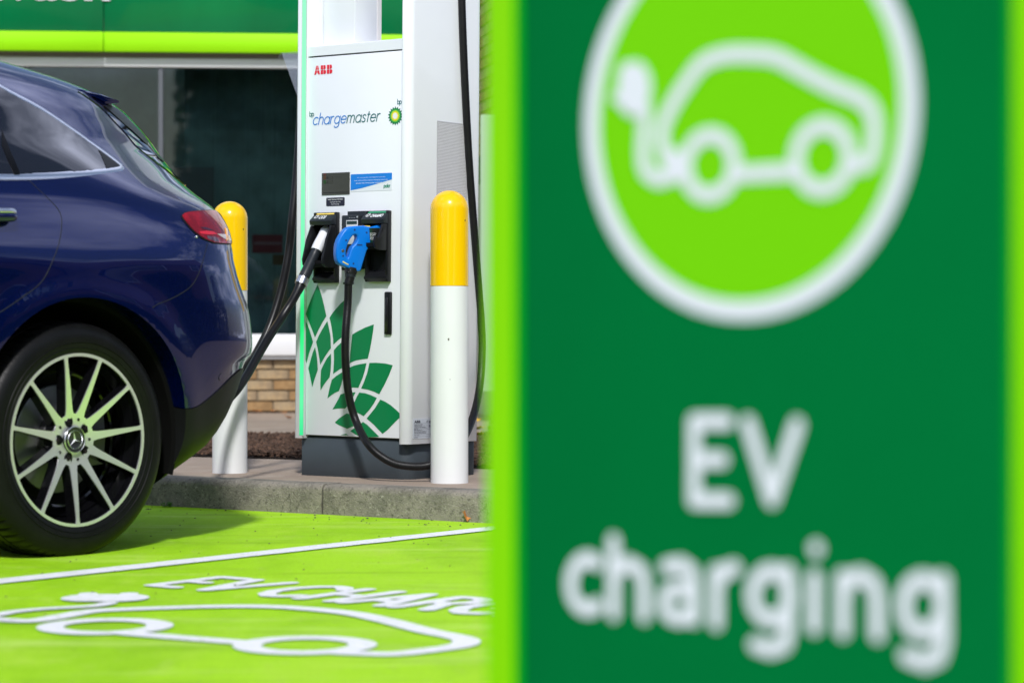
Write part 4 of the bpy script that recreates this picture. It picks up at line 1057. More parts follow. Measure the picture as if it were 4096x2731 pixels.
D = dense(4.4, .88, .95); cum = [0]
for p, q in zip(D[:-1], D[1:]): cum.append(cum[-1] + math.hypot(q[0] - p[0], q[1] - p[1]))
NT = 64
for k in range(NT + 1):
    t = cum[-1] * k / NT; i = next(j for j, c in enumerate(cum) if c >= t - 1e-9); TH_.append(PI / 2 * i / 400)
D = dense(3.0, 2.3, .95); cum = [0]; THF = []
for p, q in zip(D[:-1], D[1:]): cum.append(cum[-1] + math.hypot(q[0] - p[0], q[1] - p[1]))
NF = 40
for k in range(NF + 1):
    t = cum[-1] * k / NF; i = next(j for j, c in enumerate(cum) if c >= t - 1e-9); THF.append(PI / 2 * i / 400)
ARC_R, WZ, WB = .445, .362, 2.873
def flare(s, y, z):
    for c in (0, -WB):
        r = math.hypot(s - c, z - WZ)
        if r < .75 and z < .95: y -= .016 * math.exp(-((r - .46) / .07) ** 2) * min(1, max(0, (.95 - z) / .2))
    # shoulder crease running to the lamp and a hollow under it
    if .3 < z < 1.3:
        y -= .004 * math.exp(-((z - (.925 + .012 * s)) / .07) ** 2)
        y += .005 * math.exp(-((z - .80) / .10) ** 2) * math.exp(-((s + 1.3) / 1.0) ** 2)
    return y
def zwarp(row, s, y):
    """paint edge climbs towards the rear corner"""
    g = math.exp(-((row - .45) / .13) ** 2)
    t = min(1, max(0, (s - .45) / .35)); t = t * t * (3 - 2 * t)
    return row + g * (.125 * t)
def loop(row):
    pts = []
    ev = row
    b = YC - ys(ev); s0 = s0f(ev); n = nn(ev); a = send(ev) - s0
    s1_ = min(s0 - .3, -1.35); fa = s1_ - sfr(ev); nf = 3.0
    half = []
    for th in THF[::-1]:
        half.append((s1_ - fa * math.sin(th) ** (2 / nf), YC - b * math.cos(th) ** (2 / nf)))
    NS = 40
    for k in range(1, NS): half.append((s1_ + (s0 - s1_) * k / NS, YC - b))
    for th in TH_: half.append((s0 + a * math.sin(th) ** (2 / n), YC - b * math.cos(th) ** (2 / n)))
    out = []
    for (s, y) in half:
        # recompute with the warped height so that the outline stays on the same surface
        zz = zwarp(row, s, y)
        out.append((s, flare(s, y, zz) if y < YC - .3 else y, zz))
    full = out + [(s, 2 * YC - y, z) for s, y, z in out[-2:0:-1]]
    return full
rows = [.15 + .30 * k / 12 for k in range(13)] + [.45 + (ZT - .02 - .45) * k / 68 for k in range(1, 69)] + [ZT - .013, ZT - .007, ZT]
loops = [loop(r) for r in rows]; NL = len(loops[0]); RB = 12
def solid(name, i0, i1, m, off=0.0, parent=car, domez=.012):
    vs, fs = [], []
    for L in loops[i0:i1 + 1]: vs += [Vector(p) for p in L]
    k = i1 - i0 + 1
    for i in range(k - 1):
        for j in range(NL):
            j2 = (j + 1) % NL; fs.append((i * NL + j, i * NL + j2, (i + 1) * NL + j2, (i + 1) * NL + j))
    for base, rev in ((0, True), ((k - 1) * NL, False)):
        c = sum((vs[base + j] for j in range(NL)), Vector()) / NL
        if not rev: c.z += domez
        vs.append(c); ci = len(vs) - 1
        for j in range(NL):
            j2 = (j + 1) % NL; fs.append((base + j2, base + j, ci) if rev else (base + j, base + j2, ci))
    return vs, fs
bv, bf = solid('b', 0, len(rows) - 1, None)
bvh = BVHTree.FromPolygons([tuple(v) for v in bv], bf)

def boolcut(o, cutters):
    for c in cutters:
        md = o.modifiers.new('b', 'BOOLEAN'); md.operation = 'DIFFERENCE'; md.object = c; md.solver = 'EXACT'
    dg = bpy.context.evaluated_depsgraph_get(); dg.update()
    me = bpy.data.meshes.new_from_object(o.evaluated_get(dg)); o.modifiers.clear(); o.data = me
def cutter(s, y0, y1, r, n=72):
    bm = bmesh.new(); addlathe(bm, [(r, y0), (r, y1)], (0, 0, 0), n, 'y')
    bmesh.ops.recalc_face_normals(bm, faces=bm.faces)
    me = bpy.data.meshes.new('c'); bm.to_mesh(me); bm.free(); o = bpy.data.objects.new('c', me); COL.objects.link(o)
    o.parent = car; o.location = (s, 0, WZ); return o
cut = [cutter(s, a, b, ARC_R) for s in (0, -WB) for a, b in ((-.3, .34), (2 * YC - .34, 2 * YC + .3))]
for nm, a, b, m in (('body', RB, len(rows) - 1, PAINT), ('lower_cladding', 0, RB, CLAD)):
    vs, fs = solid(nm, a, b, m)
    if nm == 'lower_cladding':
        top = len(range(a, b + 1)) - 1
        vs = [v.copy() for v in vs]
        for i in range(len(vs) - 2):
            v = vs[i]; v.x += .003 if v.x > 0 else (-.003 if v.x < -3 else 0); v.y += -.003 if v.y < YC else .003
            if i // NL == top: v.z -= .0025
        vs[-1].z = .448; vs[-2].z = .16
    else:
        for v in vs[:0]: pass
    o = mk(nm, vs, fs, m, car)
    boolcut(o, cut)
    o.data.shade_smooth(); o.data.set_sharp_from_angle(angle=rad(38))
    if nm == 'body': body_o = o
    else: clad_o = o
for c in cut: bpy.data.objects.remove(c)

def cast_px(px, py):
    o, d = KF.ray(px, py); h = bvh.ray_cast(o, d.normalized()); return h[0], h[1]
def caster(direction):
    """returns to3(l,z), to2(p) for an orthographic cast along a horizontal direction"""
    d = Vector((direction[0], direction[1], 0)).normalized(); r = Vector((d.y, -d.x, 0))
    r = -r
    def to2(p): return (p.x * r.x + p.y * r.y, p.z)
    def to3(l, z):
        o = r * l - d * 6 + Vector((0, 0, z)); base = Vector((-1.3, YC, 0)); o = o + d * base.dot(d)
        h = bvh.ray_cast(o, d); return h[0], h[1]
    return to2, to3
SIDE = caster((0, 1)); CORNER = caster((-.75, .66)); REAR = caster((-1, 0))
def resample(poly, st=.014):
    out = []
    for i in range(len(poly)):
        a, b = Vector(poly[i]), Vector(poly[(i + 1) % len(poly)]); k = max(1, int((b - a).length / st))
        out += [tuple(a.lerp(b, j / k)) for j in range(k)]
    return out
def patch(name, poly, cst, off, m, parent=None, st=.02, mirror=True, clear=.002):
    parent = parent or car; to2, to3 = cst
    B = [Vector(p) for p in resample(poly)]; n = len(B)
    xs = [p.x for p in B]; zs = [p.y for p in B]; V = list(B)
    def ins(x, y):
        c = False; j = n - 1
        for i in range(n):
            if (B[i].y > y) != (B[j].y > y) and x < (B[j].x - B[i].x) * (y - B[i].y) / (B[j].y - B[i].y) + B[i].x: c = not c
            j = i
        return c
    x = min(xs)
    while x < max(xs):
        z = min(zs)
        while z < max(zs):
            if ins(x, z) and min((B[i] - Vector((x, z))).length for i in range(0, n, 1)) > st * .45: V.append(Vector((x, z)))
            z += st
        x += st
    v, e, f, *_ = delaunay_2d_cdt(V, [], [list(range(n))], 1, 1e-7)
    P = []
    for q in v:
        h, nr = to3(q.x, q.y)
        P.append((h, nr) if h is not None else None)
    good = [p for p in P if p]
    if not good: return None
    for i, p in enumerate(P):
        if p is None:
            j = min((k for k in range(len(v)) if P[k]), key=lambda k: (v[k] - v[i]).length); P[i] = P[j]
    T = [h + nr * off for h, nr in P]; Bt = [h - nr * clear for h, nr in P]
    faces = [tuple(t) for t in f]
    ec = {}
    for t in faces:
        for i in range(len(t)):
            a, b = t[i], t[(i + 1) % len(t)]
            ec[(a, b)] = 1
    N = len(T); allf = list(faces)
    for (a, b) in ec:
        if (b, a) not in ec: allf.append((b, a, a + N, b + N))
    bm = bmesh.new(); bvs = [bm.verts.new(p) for p in T + Bt]
    for t in allf:
        try: bm.faces.new([bvs[i] for i in t])
        except ValueError: pass
    # outward orientation from the hit normal
    bm.normal_update(); s = sum(bm.faces[i].normal.dot(P[faces[i][0]][1]) for i in range(0)) if False else 0
    bm.faces.ensure_lookup_table()
    acc = 0
    for i in range(len(faces)): acc += bm.faces[i].normal.dot(P[faces[i][0]][1])
    if acc < 0: bmesh.ops.reverse_faces(bm, faces=bm.faces[:])
    o = mkbm(name, bm, m, parent, True, 40, recalc=False)
    if mirror:
        me = o.data.copy()
        for vv in me.vertices: vv.co.y = 2 * YC - vv.co.y
        me.flip_normals(); o2 = bpy.data.objects.new(name, me); COL.objects.link(o2); o2.parent = parent
    return o
def strip(name, pts3, w, h, m, parent=None, mirror=True):
    """flattened trim strip: pts3 = [(pos, normal)]"""
    vs, fs = [], []; n = 8; N = len(pts3)
    for i, (p, nr) in enumerate(pts3):
        t = (pts3[min(i + 1, N - 1)][0] - pts3[max(i - 1, 0)][0]).normalized(); sd = t.cross(nr).normalized()
        for k in range(n):
            a = 2 * PI * k / n; vs.append(p + nr * (h * math.sin(a)) + sd * (w / 2 * math.cos(a)))
    for i in range(N - 1):
        for k in range(n): fs.append((i * n + k, i * n + (k + 1) % n, (i + 1) * n + (k + 1) % n, (i + 1) * n + k))
    fs.append(tuple(range(n))[::-1]); fs.append(tuple(range((N - 1) * n, N * n)))
    o = mk(name, vs, fs, m, parent or car, True, 60)
    if mirror:
        o2 = mk(name, [(v.x, 2 * YC - v.y, v.z) for v in vs], [f[::-1] for f in fs], m, parent or car, True, 60)
    return o
def z1p(x, y): return (x / 1.4255, 200 + y / 1.4255)      # zoom coordinates to photo pixels
def to2side(px, py):
    h, n = cast_px(px, py)
    return SIDE[0](h) if h is not None else None
# side windows: traced at the rear, extended forward along the car
top = [to2side(*z1p(x, y)) for x, y in ((40, 232), (100, 264), (200, 318), (300, 380), (400, 449), (500, 519), (600, 590), (655, 632), (692, 662))]
bot = [to2side(*z1p(x, y)) for x, y in ((680, 675), (600, 686), (450, 703), (300, 715), (150, 722), (20, 723))]
top = [p for p in top if p]; bot = [p for p in bot if p]
zt0 = top[0][1]; zb0 = bot[-1][1]; st0 = top[0][0]; sgn = 1 if top[-1][0] > top[0][0] else -1
fwd = lambda s, z: (s * sgn, z)
full_top = [fwd(-2.26, zb0 + .02), fwd(-2.05, 1.33), fwd(-1.75, 1.45), fwd(-1.4, 1.535), fwd(-1.0, 1.56), fwd(-.6, 1.56), fwd(-.32, zt0 + .075), fwd(-.15, zt0 + .045)] 
full_top = [p for p in full_top if p[0] * sgn < st0 * sgn - .06] + top
full_bot = bot + [fwd(-.8, zb0 - .003), fwd(-1.5, zb0 - .01), fwd(-2.28, zb0 - .01)]
glasspoly = full_top + full_bot
patch('side_window', glasspoly, SIDE, .002, TINT, st=.03)
def side3(poly): return [SIDE[1](*p) for p in poly if SIDE[1](*p)[0] is not None]
dense_top = [tuple(v[:2]) for v in catmull([(a, b, 0) for a, b in full_top], 6)]
loopb = [full_top[-1]] + full_bot
dense_bot = []
for a, b in zip(loopb[:-1], loopb[1:]):
    k = max(2, int(math.dist(a, b) / .04)); dense_bot += [(a[0] + (b[0] - a[0]) * j / k, a[1] + (b[1] - a[1]) * j / k) for j in range(k)]
strip('chrome_window_trim', side3(dense_top), .026, .0025, CHROME)
strip('chrome_window_trim', side3(dense_bot), .026, .0025, CHROME)
# dark quarter pillar trim and door pillar
def pz(*pts): return [q for q in (to2side(*z1p(*p)) for p in pts) if q]
patch('pillar_trim', pz((560, 575), (640, 632), (682, 665), (605, 678), (590, 640), (575, 605)), SIDE, .0035, mat('gloss_black', (.004, .004, .005), .3, spec=.15), st=.02)
patch('pillar_trim', pz((8, 460), (60, 590), (112, 712), (80, 714), (40, 625), (8, 545)), SIDE, .0035, mat('gloss_black', (.004, .004, .005), .3, spec=.15), st=.02)
# shut lines
m_gap = mat('shut_line', (.001, .002, .006), .6)
def gapline(name, pts, w=.0036, mirror=True, conv=z1p, s=5):
    P = [cast_px(*conv(x, y)) for x, y in curve2(pts, s)]; P = [(p, n) for p, n in P if p is not None]
    strip(name, P, w, .0007, m_gap, mirror=mirror)
gapline('door_gap', [(150, 728), (215, 790), (290, 862), (335, 915), (352, 975), (341, 1080), (308, 1185), (240, 1318), (130, 1408), (0, 1495), (-60, 1525)])
gapline('bumper_gap', [(868, 1470), (905, 1446), (960, 1425), (1035, 1387), (1095, 1340), (1135, 1270), (1160, 1190), (1183, 1105)])
gapline('tailgate_gap', [(600, 330), (700, 430), (800, 550), (900, 660), (945, 720)], .003)
# door handle
hz = [cast_px(px, 872) for px in (-150, -110, -60, -20, 20, 45)]
hz = [q for q in hz if q[0] is not None]
def hand(zoff, r, m, nm, out=.028):
    P = [q[0] + q[1] * (out if 0 < i < len(hz) - 1 else out * .65) + Vector((0, 0, zoff)) for i, q in enumerate(hz)]
    tube(nm, P, lambda t: r * (1 - .55 * (2 * abs(t - .5)) ** 6), m, car, 5, 16)
hand(-.004, .017, PAINT, 'door_handle'); hand(.010, .010, CHROME, 'handle_trim', .032)
# tail lamp
def z3p(x, y): return (650 + x / 2.613, 700 + y / 2.613)
def c2(*pts):
    out = []
    for p in pts:
        h, n = cast_px(*z3p(*p))
        if h is not None: out.append(CORNER[0](h))
    return out
ltop = c2((200, 425), (225, 405), (262, 394), (330, 386), (420, 380), (500, 377), (545, 379)); lbot = c2((655, 716), (600, 714), (530, 706), (440, 672), (390, 640), (340, 602), (290, 552), (250, 505), (215, 458))
dl = 1 if ltop[-1][0] > ltop[0][0] else -1
zt_top, zt_bot = ltop[-1][1], lbot[0][1]
ext = [(ltop[-1][0] + dl * .06, zt_top - .012), (ltop[-1][0] + dl * .25, zt_top - .035), (ltop[-1][0] + dl * .42, zt_top - .045), (ltop[-1][0] + dl * .42, zt_bot + .03), (lbot[0][0] + dl * .2, zt_bot + .012), (lbot[0][0] + dl * .04, zt_bot + .001)]
m_lens = layered('tail_lens', (.20, .002, .008), [((.50, .006, .02), 9, .42, .62, .9, None), ((.03, .001, .004), 13, .55, .68, .8, None)], rough=.08, bump=0, spec=.4)
m_lens.node_tree.nodes['Principled BSDF'].inputs['Coat Weight'].default_value = .35
patch('tail_light', ltop + ext + lbot, CORNER, .005, m_lens, st=.02)
patch('tail_light_rim', c2((192, 430), (218, 398), (260, 386), (330, 378), (420, 372), (500, 369), (560, 371)) + [(e[0], e[1] + (.004 if i < 3 else -.004)) for i, e in enumerate(ext)] + c2((658, 726), (600, 723), (530, 715), (436, 680), (384, 648), (334, 610), (284, 560), (243, 512), (206, 465)), CORNER, .003, m_gap, st=.025)
patch('lamp_element', c2((370, 596), (450, 590), (520, 600), (560, 625), (470, 628), (390, 620)), CORNER, .0062, mat('lamp_red', (.75, .01, .03), .08, coat=1), st=.01)
patch('lamp_element', c2((560, 622), (640, 625), (690, 628), (700, 690), (650, 680), (600, 650)), CORNER, .0062, mat('lamp_clear', (.75, .60, .62), .08, coat=1), st=.01)
patch('lamp_element', c2((640, 560), (668, 575), (682, 690), (655, 690), (648, 620)), CORNER, .0072, mat('lamp_amber', (.85, .35, .03), .08, coat=1), st=.01)
patch('lamp_element', c2((380, 555), (440, 552), (520, 585), (450, 583)), CORNER, .0062, mat('lamp_dark', (.06, .004, .02), .08, coat=1), st=.01)
patch('lamp_element', c2((450, 640), (560, 660), (575, 700), (520, 695), (460, 668)), CORNER, .0062, mat('lamp_dark', (.06, .004, .02), .08, coat=1), st=.01)
# light bar across the tailgate
lbz = (zt_top + zt_bot) / 2 + .0
patch('light_bar', [(YC + yy if False else yy, z) for yy, z in ((-.55, lbz - .012), (.55, lbz - .012), (.55, lbz + .02), (-.55, lbz + .02))] if False else [(REAR[0](Vector((0, YC - .62, lbz)))[0], lbz - .012), (REAR[0](Vector((0, YC + .62, lbz)))[0], lbz - .012), (REAR[0](Vector((0, YC + .62, lbz)))[0], lbz + .02), (REAR[0](Vector((0, YC - .62, lbz)))[0], lbz + .02)], REAR, .004, m_lens, st=.05, mirror=False)
# rear window
ry_ = lambda y, z: REAR[0](Vector((0, y, z)))
rw = [ry_(YC - .66, 1.20), ry_(YC + .66, 1.20), ry_(YC + .66, 1.27), ry_(YC + .53, 1.50), ry_(YC - .53, 1.50), ry_(YC - .66, 1.27)]
patch('rear_window', rw, REAR, .003, TINT, st=.05, mirror=False)
# near edge of the tailgate glass
def c2z(*pts):
    out = []
    for p in pts:
        h, n = cast_px(*z1p(*p))
        if h is not None: out.append(CORNER[0](h))
    return out
eg = c2z((592, 322), (620, 316), (655, 312)); eg2 = c2z((930, 640), (905, 622), (850, 560), (780, 490), (700, 420), (640, 365))
if eg and eg2:
    g = dl * .06
    patch('tailgate_glass_edge', eg + [(eg[-1][0] + g, eg[-1][1] - .01), (eg2[0][0] + g * .8, eg2[0][1] + .005)] + eg2, CORNER, .0035, mat('gloss_black', (.004, .004, .005), .3, spec=.15), st=.02)
# roof spoiler
tipz = None
sp = []
h1, n1 = cast_px(*z1p(440, 222)); 
if h1 is None: h1 = Vector((.0, .35, 1.5))
def spz(px, py, y):
    a = KF.onx(0, 0, 0) if False else None
    o, d = KF.ray(px, py); k = (y - o.y) / d.y; p = o + d * k; return p.x, p.z
ye = max(h1.y - .0, .26)
A1 = spz(*z1p(455, 226), ye); T1 = spz(*z1p(672, 296), ye); U1 = spz(*z1p(664, 308), ye); M1 = spz(*z1p(560, 252), ye); B1 = spz(*z1p(590, 317), ye); C1 = spz(*z1p(520, 268), ye)
prof = [(A1[0] - .12, A1[1] - .0), A1, M1, T1, U1, (B1[0] + .0, B1[1] + .003), C1, (A1[0] - .12, A1[1] - .03)]
bm = bmesh.new(); N = 24; rings = []
pcx = sum(p[0] for p in prof) / len(prof); pcz = sum(p[1] for p in prof) / len(prof)
for i in range(-2, N + 3):
    t = min(1, max(0, i / N)); y = ye + (2 * YC - 2 * ye) * t; e = abs(2 * t - 1)
    ov = max(0, -i, i - N); y += (-.012 if i < 0 else .012) * (1, 1, 1.35)[ov] * (ov > 0); k_ = (1, .93, .6)[ov]
    sx = .10 * (1 - e ** 2.5); zz = .022 * (1 - e ** 2)
    rings.append([bm.verts.new((pcx + (p[0] - pcx) * (k_ * .3 + .7) + sx, y, pcz + (p[1] - pcz) * k_ + zz)) for p in prof])
for i in range(N + 4):
    for k in range(len(prof)):
        k2 = (k + 1) % len(prof); bm.faces.new((rings[i][k], rings[i][k2], rings[i + 1][k2], rings[i + 1][k]))
bm.faces.new(rings[0]); bm.faces.new(rings[-1][::-1])
mkbm('roof_spoiler', bm, PAINT, car, True, 30)
# roof edge dark line
P = [cast_px(px, py) for px, py in ((0, 262), (100, 292), (200, 324), (300, 356))]
# small details
for (x, y, r) in ((1203, 487, .011),):
    h, n = cast_px(x / 1.3636, 1150 + y / 1.3636)
    if h is not None:
        vs, fs = tubemesh([h - n * .002, h + n * .0015], r, 20); mk('parking_sensor', vs, fs, PAINT, car, True, 30)
        vs, fs = tubemesh([h - n * .002, h + n * .0008], r * 1.12, 20); mk('sensor_ring', vs, fs, m_gap, car, True, 30)
h, n = cast_px(*z3p(350, 648))
if h is not None:
    bm = bmesh.new(); bmesh.ops.create_uvsphere(bm, u_segments=12, v_segments=8, radius=.0045)
    o = mkbm('trim_stud', bm, CHROME, car, True); o.location = h + n * .002
# chrome bumper strip wrapping the lower corner
P = []
for x, y in ((1205, 1105), (1235, 1200), (1300, 1340), (1370, 1480)): pass
# front grille, lamps, badges kept plain (far side of the picture edge)
FR = caster((1, 0)); fy = lambda y, z: FR[0](Vector((0, y, z)))
patch('grille', [fy(YC - .48, .50), fy(YC - .50, .80), fy(YC + .50, .80), fy(YC + .48, .50)], FR, .003, mat('gloss_black', (.004, .004, .005), .3, spec=.15), st=.06, mirror=False)
FC = caster((.8, .6)); fc = lambda s, y, z: FC[0](Vector((s, y, z)))
patch('headlight', [fc(-3.62, .25, .68), fc(-3.35, .05, .70), fc(-3.2, .02, .80), fc(-3.45, .2, .82), fc(-3.6, .32, .80)], FC, .004, mat('headlamp', (.5, .52, .55), .05, coat=1), st=.03)
patch('windscreen', [fy(YC - .72, 1.09), fy(YC + .72, 1.09), fy(YC + .56, 1.50), fy(YC - .56, 1.50)], FR, .002, TINT, st=.06, mirror=False)

# wheels
TYRE = mat('tyre_rubber', (.006, .006, .0065), .42, spec=.18, var=.25, vscale=12, bump=.05, bscale=120)
RIMB = mat('rim_black', (.004, .004, .005), .15, coat=.4, spec=.3)
RIMF = mat('rim_machined', (.90, .91, .93), .28, metal=.72, var=.04, vscale=3)
R_T = .372
def make_wheel():
    w = empty('wheel', (0, 0, 0))
    prof = [(.272, .000), (.283, -.004), (.300, -.0075), (.318, -.0085), (.335, -.006), (.350, .002), (.360, .012), (.3665, .024), (.3700, .040), (.3718, .060), (.372, .078), (.372, .082), (.364, .083), (.364, .089), (.372, .090), (.372, .118), (.364, .119), (.364, .127), (.372, .128),
            (.372, .160), (.364, .161), (.364, .168), (.372, .169), (.371, .20), (.366, .222), (.352, .240), (.32, .252), (.28, .246), (.27, .24)]
    PIT = 70; per = 5; n = PIT * per; vs, fs = [], []
    for (r, y) in prof:
        for i in range(n):
            a = 2 * PI * (i + (.9 * (y - .08) / .1 if .01 < y < .24 else 0)) / n; k = i % per
            rr = r - (.0055 if (k == 0 and (.020 < y < .079 or .168 < y < .21)) else (.003 if k == 0 and .09 < y < .16 else 0))
            zz = rr * math.sin(a); zz = max(zz, -WZ + .001)
            vs.append((rr * math.cos(a), y, zz))
    for j in range(len(prof) - 1):
        for i in range(n): fs.append((j * n + i, j * n + (i + 1) % n, (j + 1) * n + (i + 1) % n, (j + 1) * n + i))
    mk('tyre', vs, fs, TYRE, w, True, 25)
    # raised ribs on the sidewall
    lathe('sidewall_rib', [(.304, -.0078), (.3055, -.0105), (.307, -.0083)], TYRE, w, n=72, axis='y', cap=False)
    lathe('sidewall_rib', [(.287, -.0045), (.2885, -.0075), (.290, -.0052)], TYRE, w, n=72, axis='y', cap=False)
    # barrel
    lathe('rim_barrel', [(.2725, .001), (.2700, .004), (.262, .010), (.2600, .030), (.245, .06), (.235, .12), (.232, .22), (.20, .221), (.20, .218), (.228, .214), (.230, .12), (.240, .06)], RIMB, w, n=72, axis='y', cap=False)
    lathe('hub_back', [(.001, .150), (.228, .150), (.228, .155), (.001, .155)], mat('black_matt', (.005, .005, .006), .6, spec=.15), w, n=40, axis='y')
    lathe('brake_disc', [(.001, .100), (.165, .100), (.170, .103), (.170, .118), (.001, .120)], mat('brake_steel', (.16, .16, .165), .45, metal=.7), w, n=48, axis='y')
    lathe('disc_hat', [(.001, .070), (.080, .070), (.085, .075), (.085, .099)], mat('hat_grey', (.04, .04, .042), .6), w, n=32, axis='y')
    lathe('inner_rim_ring', [(.205, .085), (.212, .082), (.218, .085), (.212, .088)], RIMB, w, n=60, axis='y', cap=False)
    prism('brake_caliper', [(.10, -.09), (.17, -.085), (.178, 0), (.17, .085), (.10, .09)], 'y', .075, .135, mat('caliper', (.10, .10, .10), .5), w, .006)
    # spoked face. Dished: hub lies deeper than the flange
    TIPS = [101.4, 70.3, 38, 6.8, -25.1, -57.9, -90.6, -123.6, -156, 170, 136]
    def dish(r): t = min(1, max(0, (r - .06) / .21)); return .030 * (1 - t) ** 1.3
    def facepolys(grow):
        polys = []
        for k in range(96):
            a0, a1 = 2 * PI * k / 96, 2 * PI * (k + 1.02) / 96; ri, ro = .2615 - grow, .2712
            polys.append([(ri * math.cos(a0), ri * math.sin(a0)), (ro * math.cos(a0), ro * math.sin(a0)), (ro * math.cos(a1), ro * math.sin(a1)), (ri * math.cos(a1), ri * math.sin(a1))])
        for dg in TIPS:
            a = rad(dg); c, s = math.cos(a), math.sin(a); P = []
            L = [(.045, .024), (.078, .0165), (.095, .0128), (.12, .0112), (.16, .0092), (.20, .0075), (.235, .0062), (.252, .0062), (.264, .0085)]
            for r, h in L: P.append((r * c - (h + grow) * s, r * s + (h + grow) * c))
            for r, h in L[::-1]: P.append((r * c + (h + grow) * s, r * s - (h + grow) * c))
            polys.append(P)
        return polys
    def facemesh(name, polys, y0, th, m, holes=()):
        vs, fs = union2d(polys)
        # extra points so the dish bends: subdivide long edges through bmesh
        bm = bmesh.new(); V = [bm.verts.new((v.x, 0, v.y)) for v in vs]
        for t in fs:
            try: bm.faces.new([V[i] for i in t])
            except ValueError: pass
        for _ in range(2):
            es = [e for e in bm.edges if e.calc_length() > .03]
            if es: bmesh.ops.subdivide_edges(bm, edges=es, cuts=1); bmesh.ops.triangulate(bm, faces=[f for f in bm.faces if len(f.verts) > 3])
        for v in bm.verts: v.co.y = y0 + dish(math.hypot(v.co.x, v.co.z))
        r = bmesh.ops.extrude_face_region(bm, geom=bm.faces[:])
        for g in r['geom']:
            if isinstance(g, bmesh.types.BMVert): g.co.y += th
        return mkbm(name, bm, m, w, True, 30)
    hub = [gcircle(0, 0, .082, 40)]
    facemesh('rim_face', facepolys(0) + hub, -.002, .004, RIMF)
    facemesh('spoke_back', facepolys(.0022) + [gcircle(0, 0, .084, 40)], .0022, .040, RIMB)
    for k in range(5):
        a = rad(90 - 18 - 36 + 72 * k - 1); c, s = math.cos(a), math.sin(a)
        o = lathe('bolt_hole', [(.0158, 0), (.0158, .0012), (.001, .0012)], mat('black_matt', (.005, .005, .006), .6, spec=.15), w, n=24, axis='y', cap=False)
        o.location = (.0625 * c, -.002 + dish(.0625) - .0022, .0625 * s); o.rotation_euler = (0, -a, 0); o.scale = (1.3, 1, 1)
        o = lathe('lug_bolt', [(.008, .001), (.0075, 0), (.001, 0)], RIMB, w, n=6, axis='y', cap=False); o.location = (.0625 * c, -.002 + dish(.0625) - .003, .0625 * s)
        a += rad(36); o = lathe('valve_hole', [(.005, 0), (.005, .0012), (.001, .0012)], mat('black_matt', (.005, .005, .006), .6, spec=.15), w, n=12, axis='y', cap=False); o.location = (.066 * math.cos(a), -.002 + dish(.066) - .002, .066 * math.sin(a))
    cap = lathe('centre_cap', [(.001, .018), (.027, .018), (.029, .0165), (.039, .0165), (.041, .019), (.041, .03)], mat('cap_dark', (.05, .052, .055), .3, metal=.6), w, n=40, axis='y')
    lathe('cap_ring', [(.0275, .0168), (.0285, .0145), (.030, .0168)], CHROME, cap, n=36, axis='y', cap=False)
    lathe('cap_ring', [(.0390, .0175), (.0405, .0148), (.0425, .0185)], CHROME, cap, n=36, axis='y', cap=False)
    for k in range(3):
        a = rad(90 + 12 + 120 * k); c, s = math.cos(a), math.sin(a)
        vs = [(0, .0115, 0), (.004 * -s + .0, .0178, .004 * c), (.027 * c, .0170, .027 * s), (.004 * s, .0178, -.004 * c)]
        mk('star_arm', vs, [(0, 1, 2), (0, 2, 3), (1, 3, 2), (0, 3, 1)], CHROME, cap)
    return w
wh = make_wheel(); wh.parent = car; wh.location = (0, 0, WZ)
def copy_tree(o, parent):
    c = o.copy(); COL.objects.link(c); c.parent = parent
    for chd in list(o.children): copy_tree(chd, c)
    return c
for (s, y, rz) in ((-WB, 0, 0), (0, 2 * YC, PI), (-WB, 2 * YC, PI)):
    c = copy_tree(wh, car); c.location = (s, y, WZ); c.rotation_euler = (0, 0, rz)
def liner(s, y0, y1, back):
    bm = bmesh.new(); N = 48
    for (ra, rb, ya, yb) in ((ARC_R + .004, ARC_R - .012, y0, y0 + back * .01), (ARC_R - .012, ARC_R - .022, y0 + back * .01, y1), (ARC_R - .022, .06, y1, y1 + back * .001)):
        A = [bm.verts.new((s + ra * math.cos(rad(-17 + 214 * k / N)), ya, WZ + ra * math.sin(rad(-17 + 214 * k / N)))) for k in range(N + 1)]
        B = [bm.verts.new((s + rb * math.cos(rad(-17 + 214 * k / N)), yb, WZ + rb * math.sin(rad(-17 + 214 * k / N)))) for k in range(N + 1)]
        for k in range(N): bm.faces.new((A[k], A[k + 1], B[k + 1], B[k]))
    return mkbm('wheel_arch_liner', bm, WELL, car, True)
for s in (0, -WB):
    liner(s, .035, .33, 1); liner(s, 2 * YC - .035, 2 * YC - .33, -1)
box('underbody', -3.4, .55, .35, 1.5, .24, .45, WELL, car)

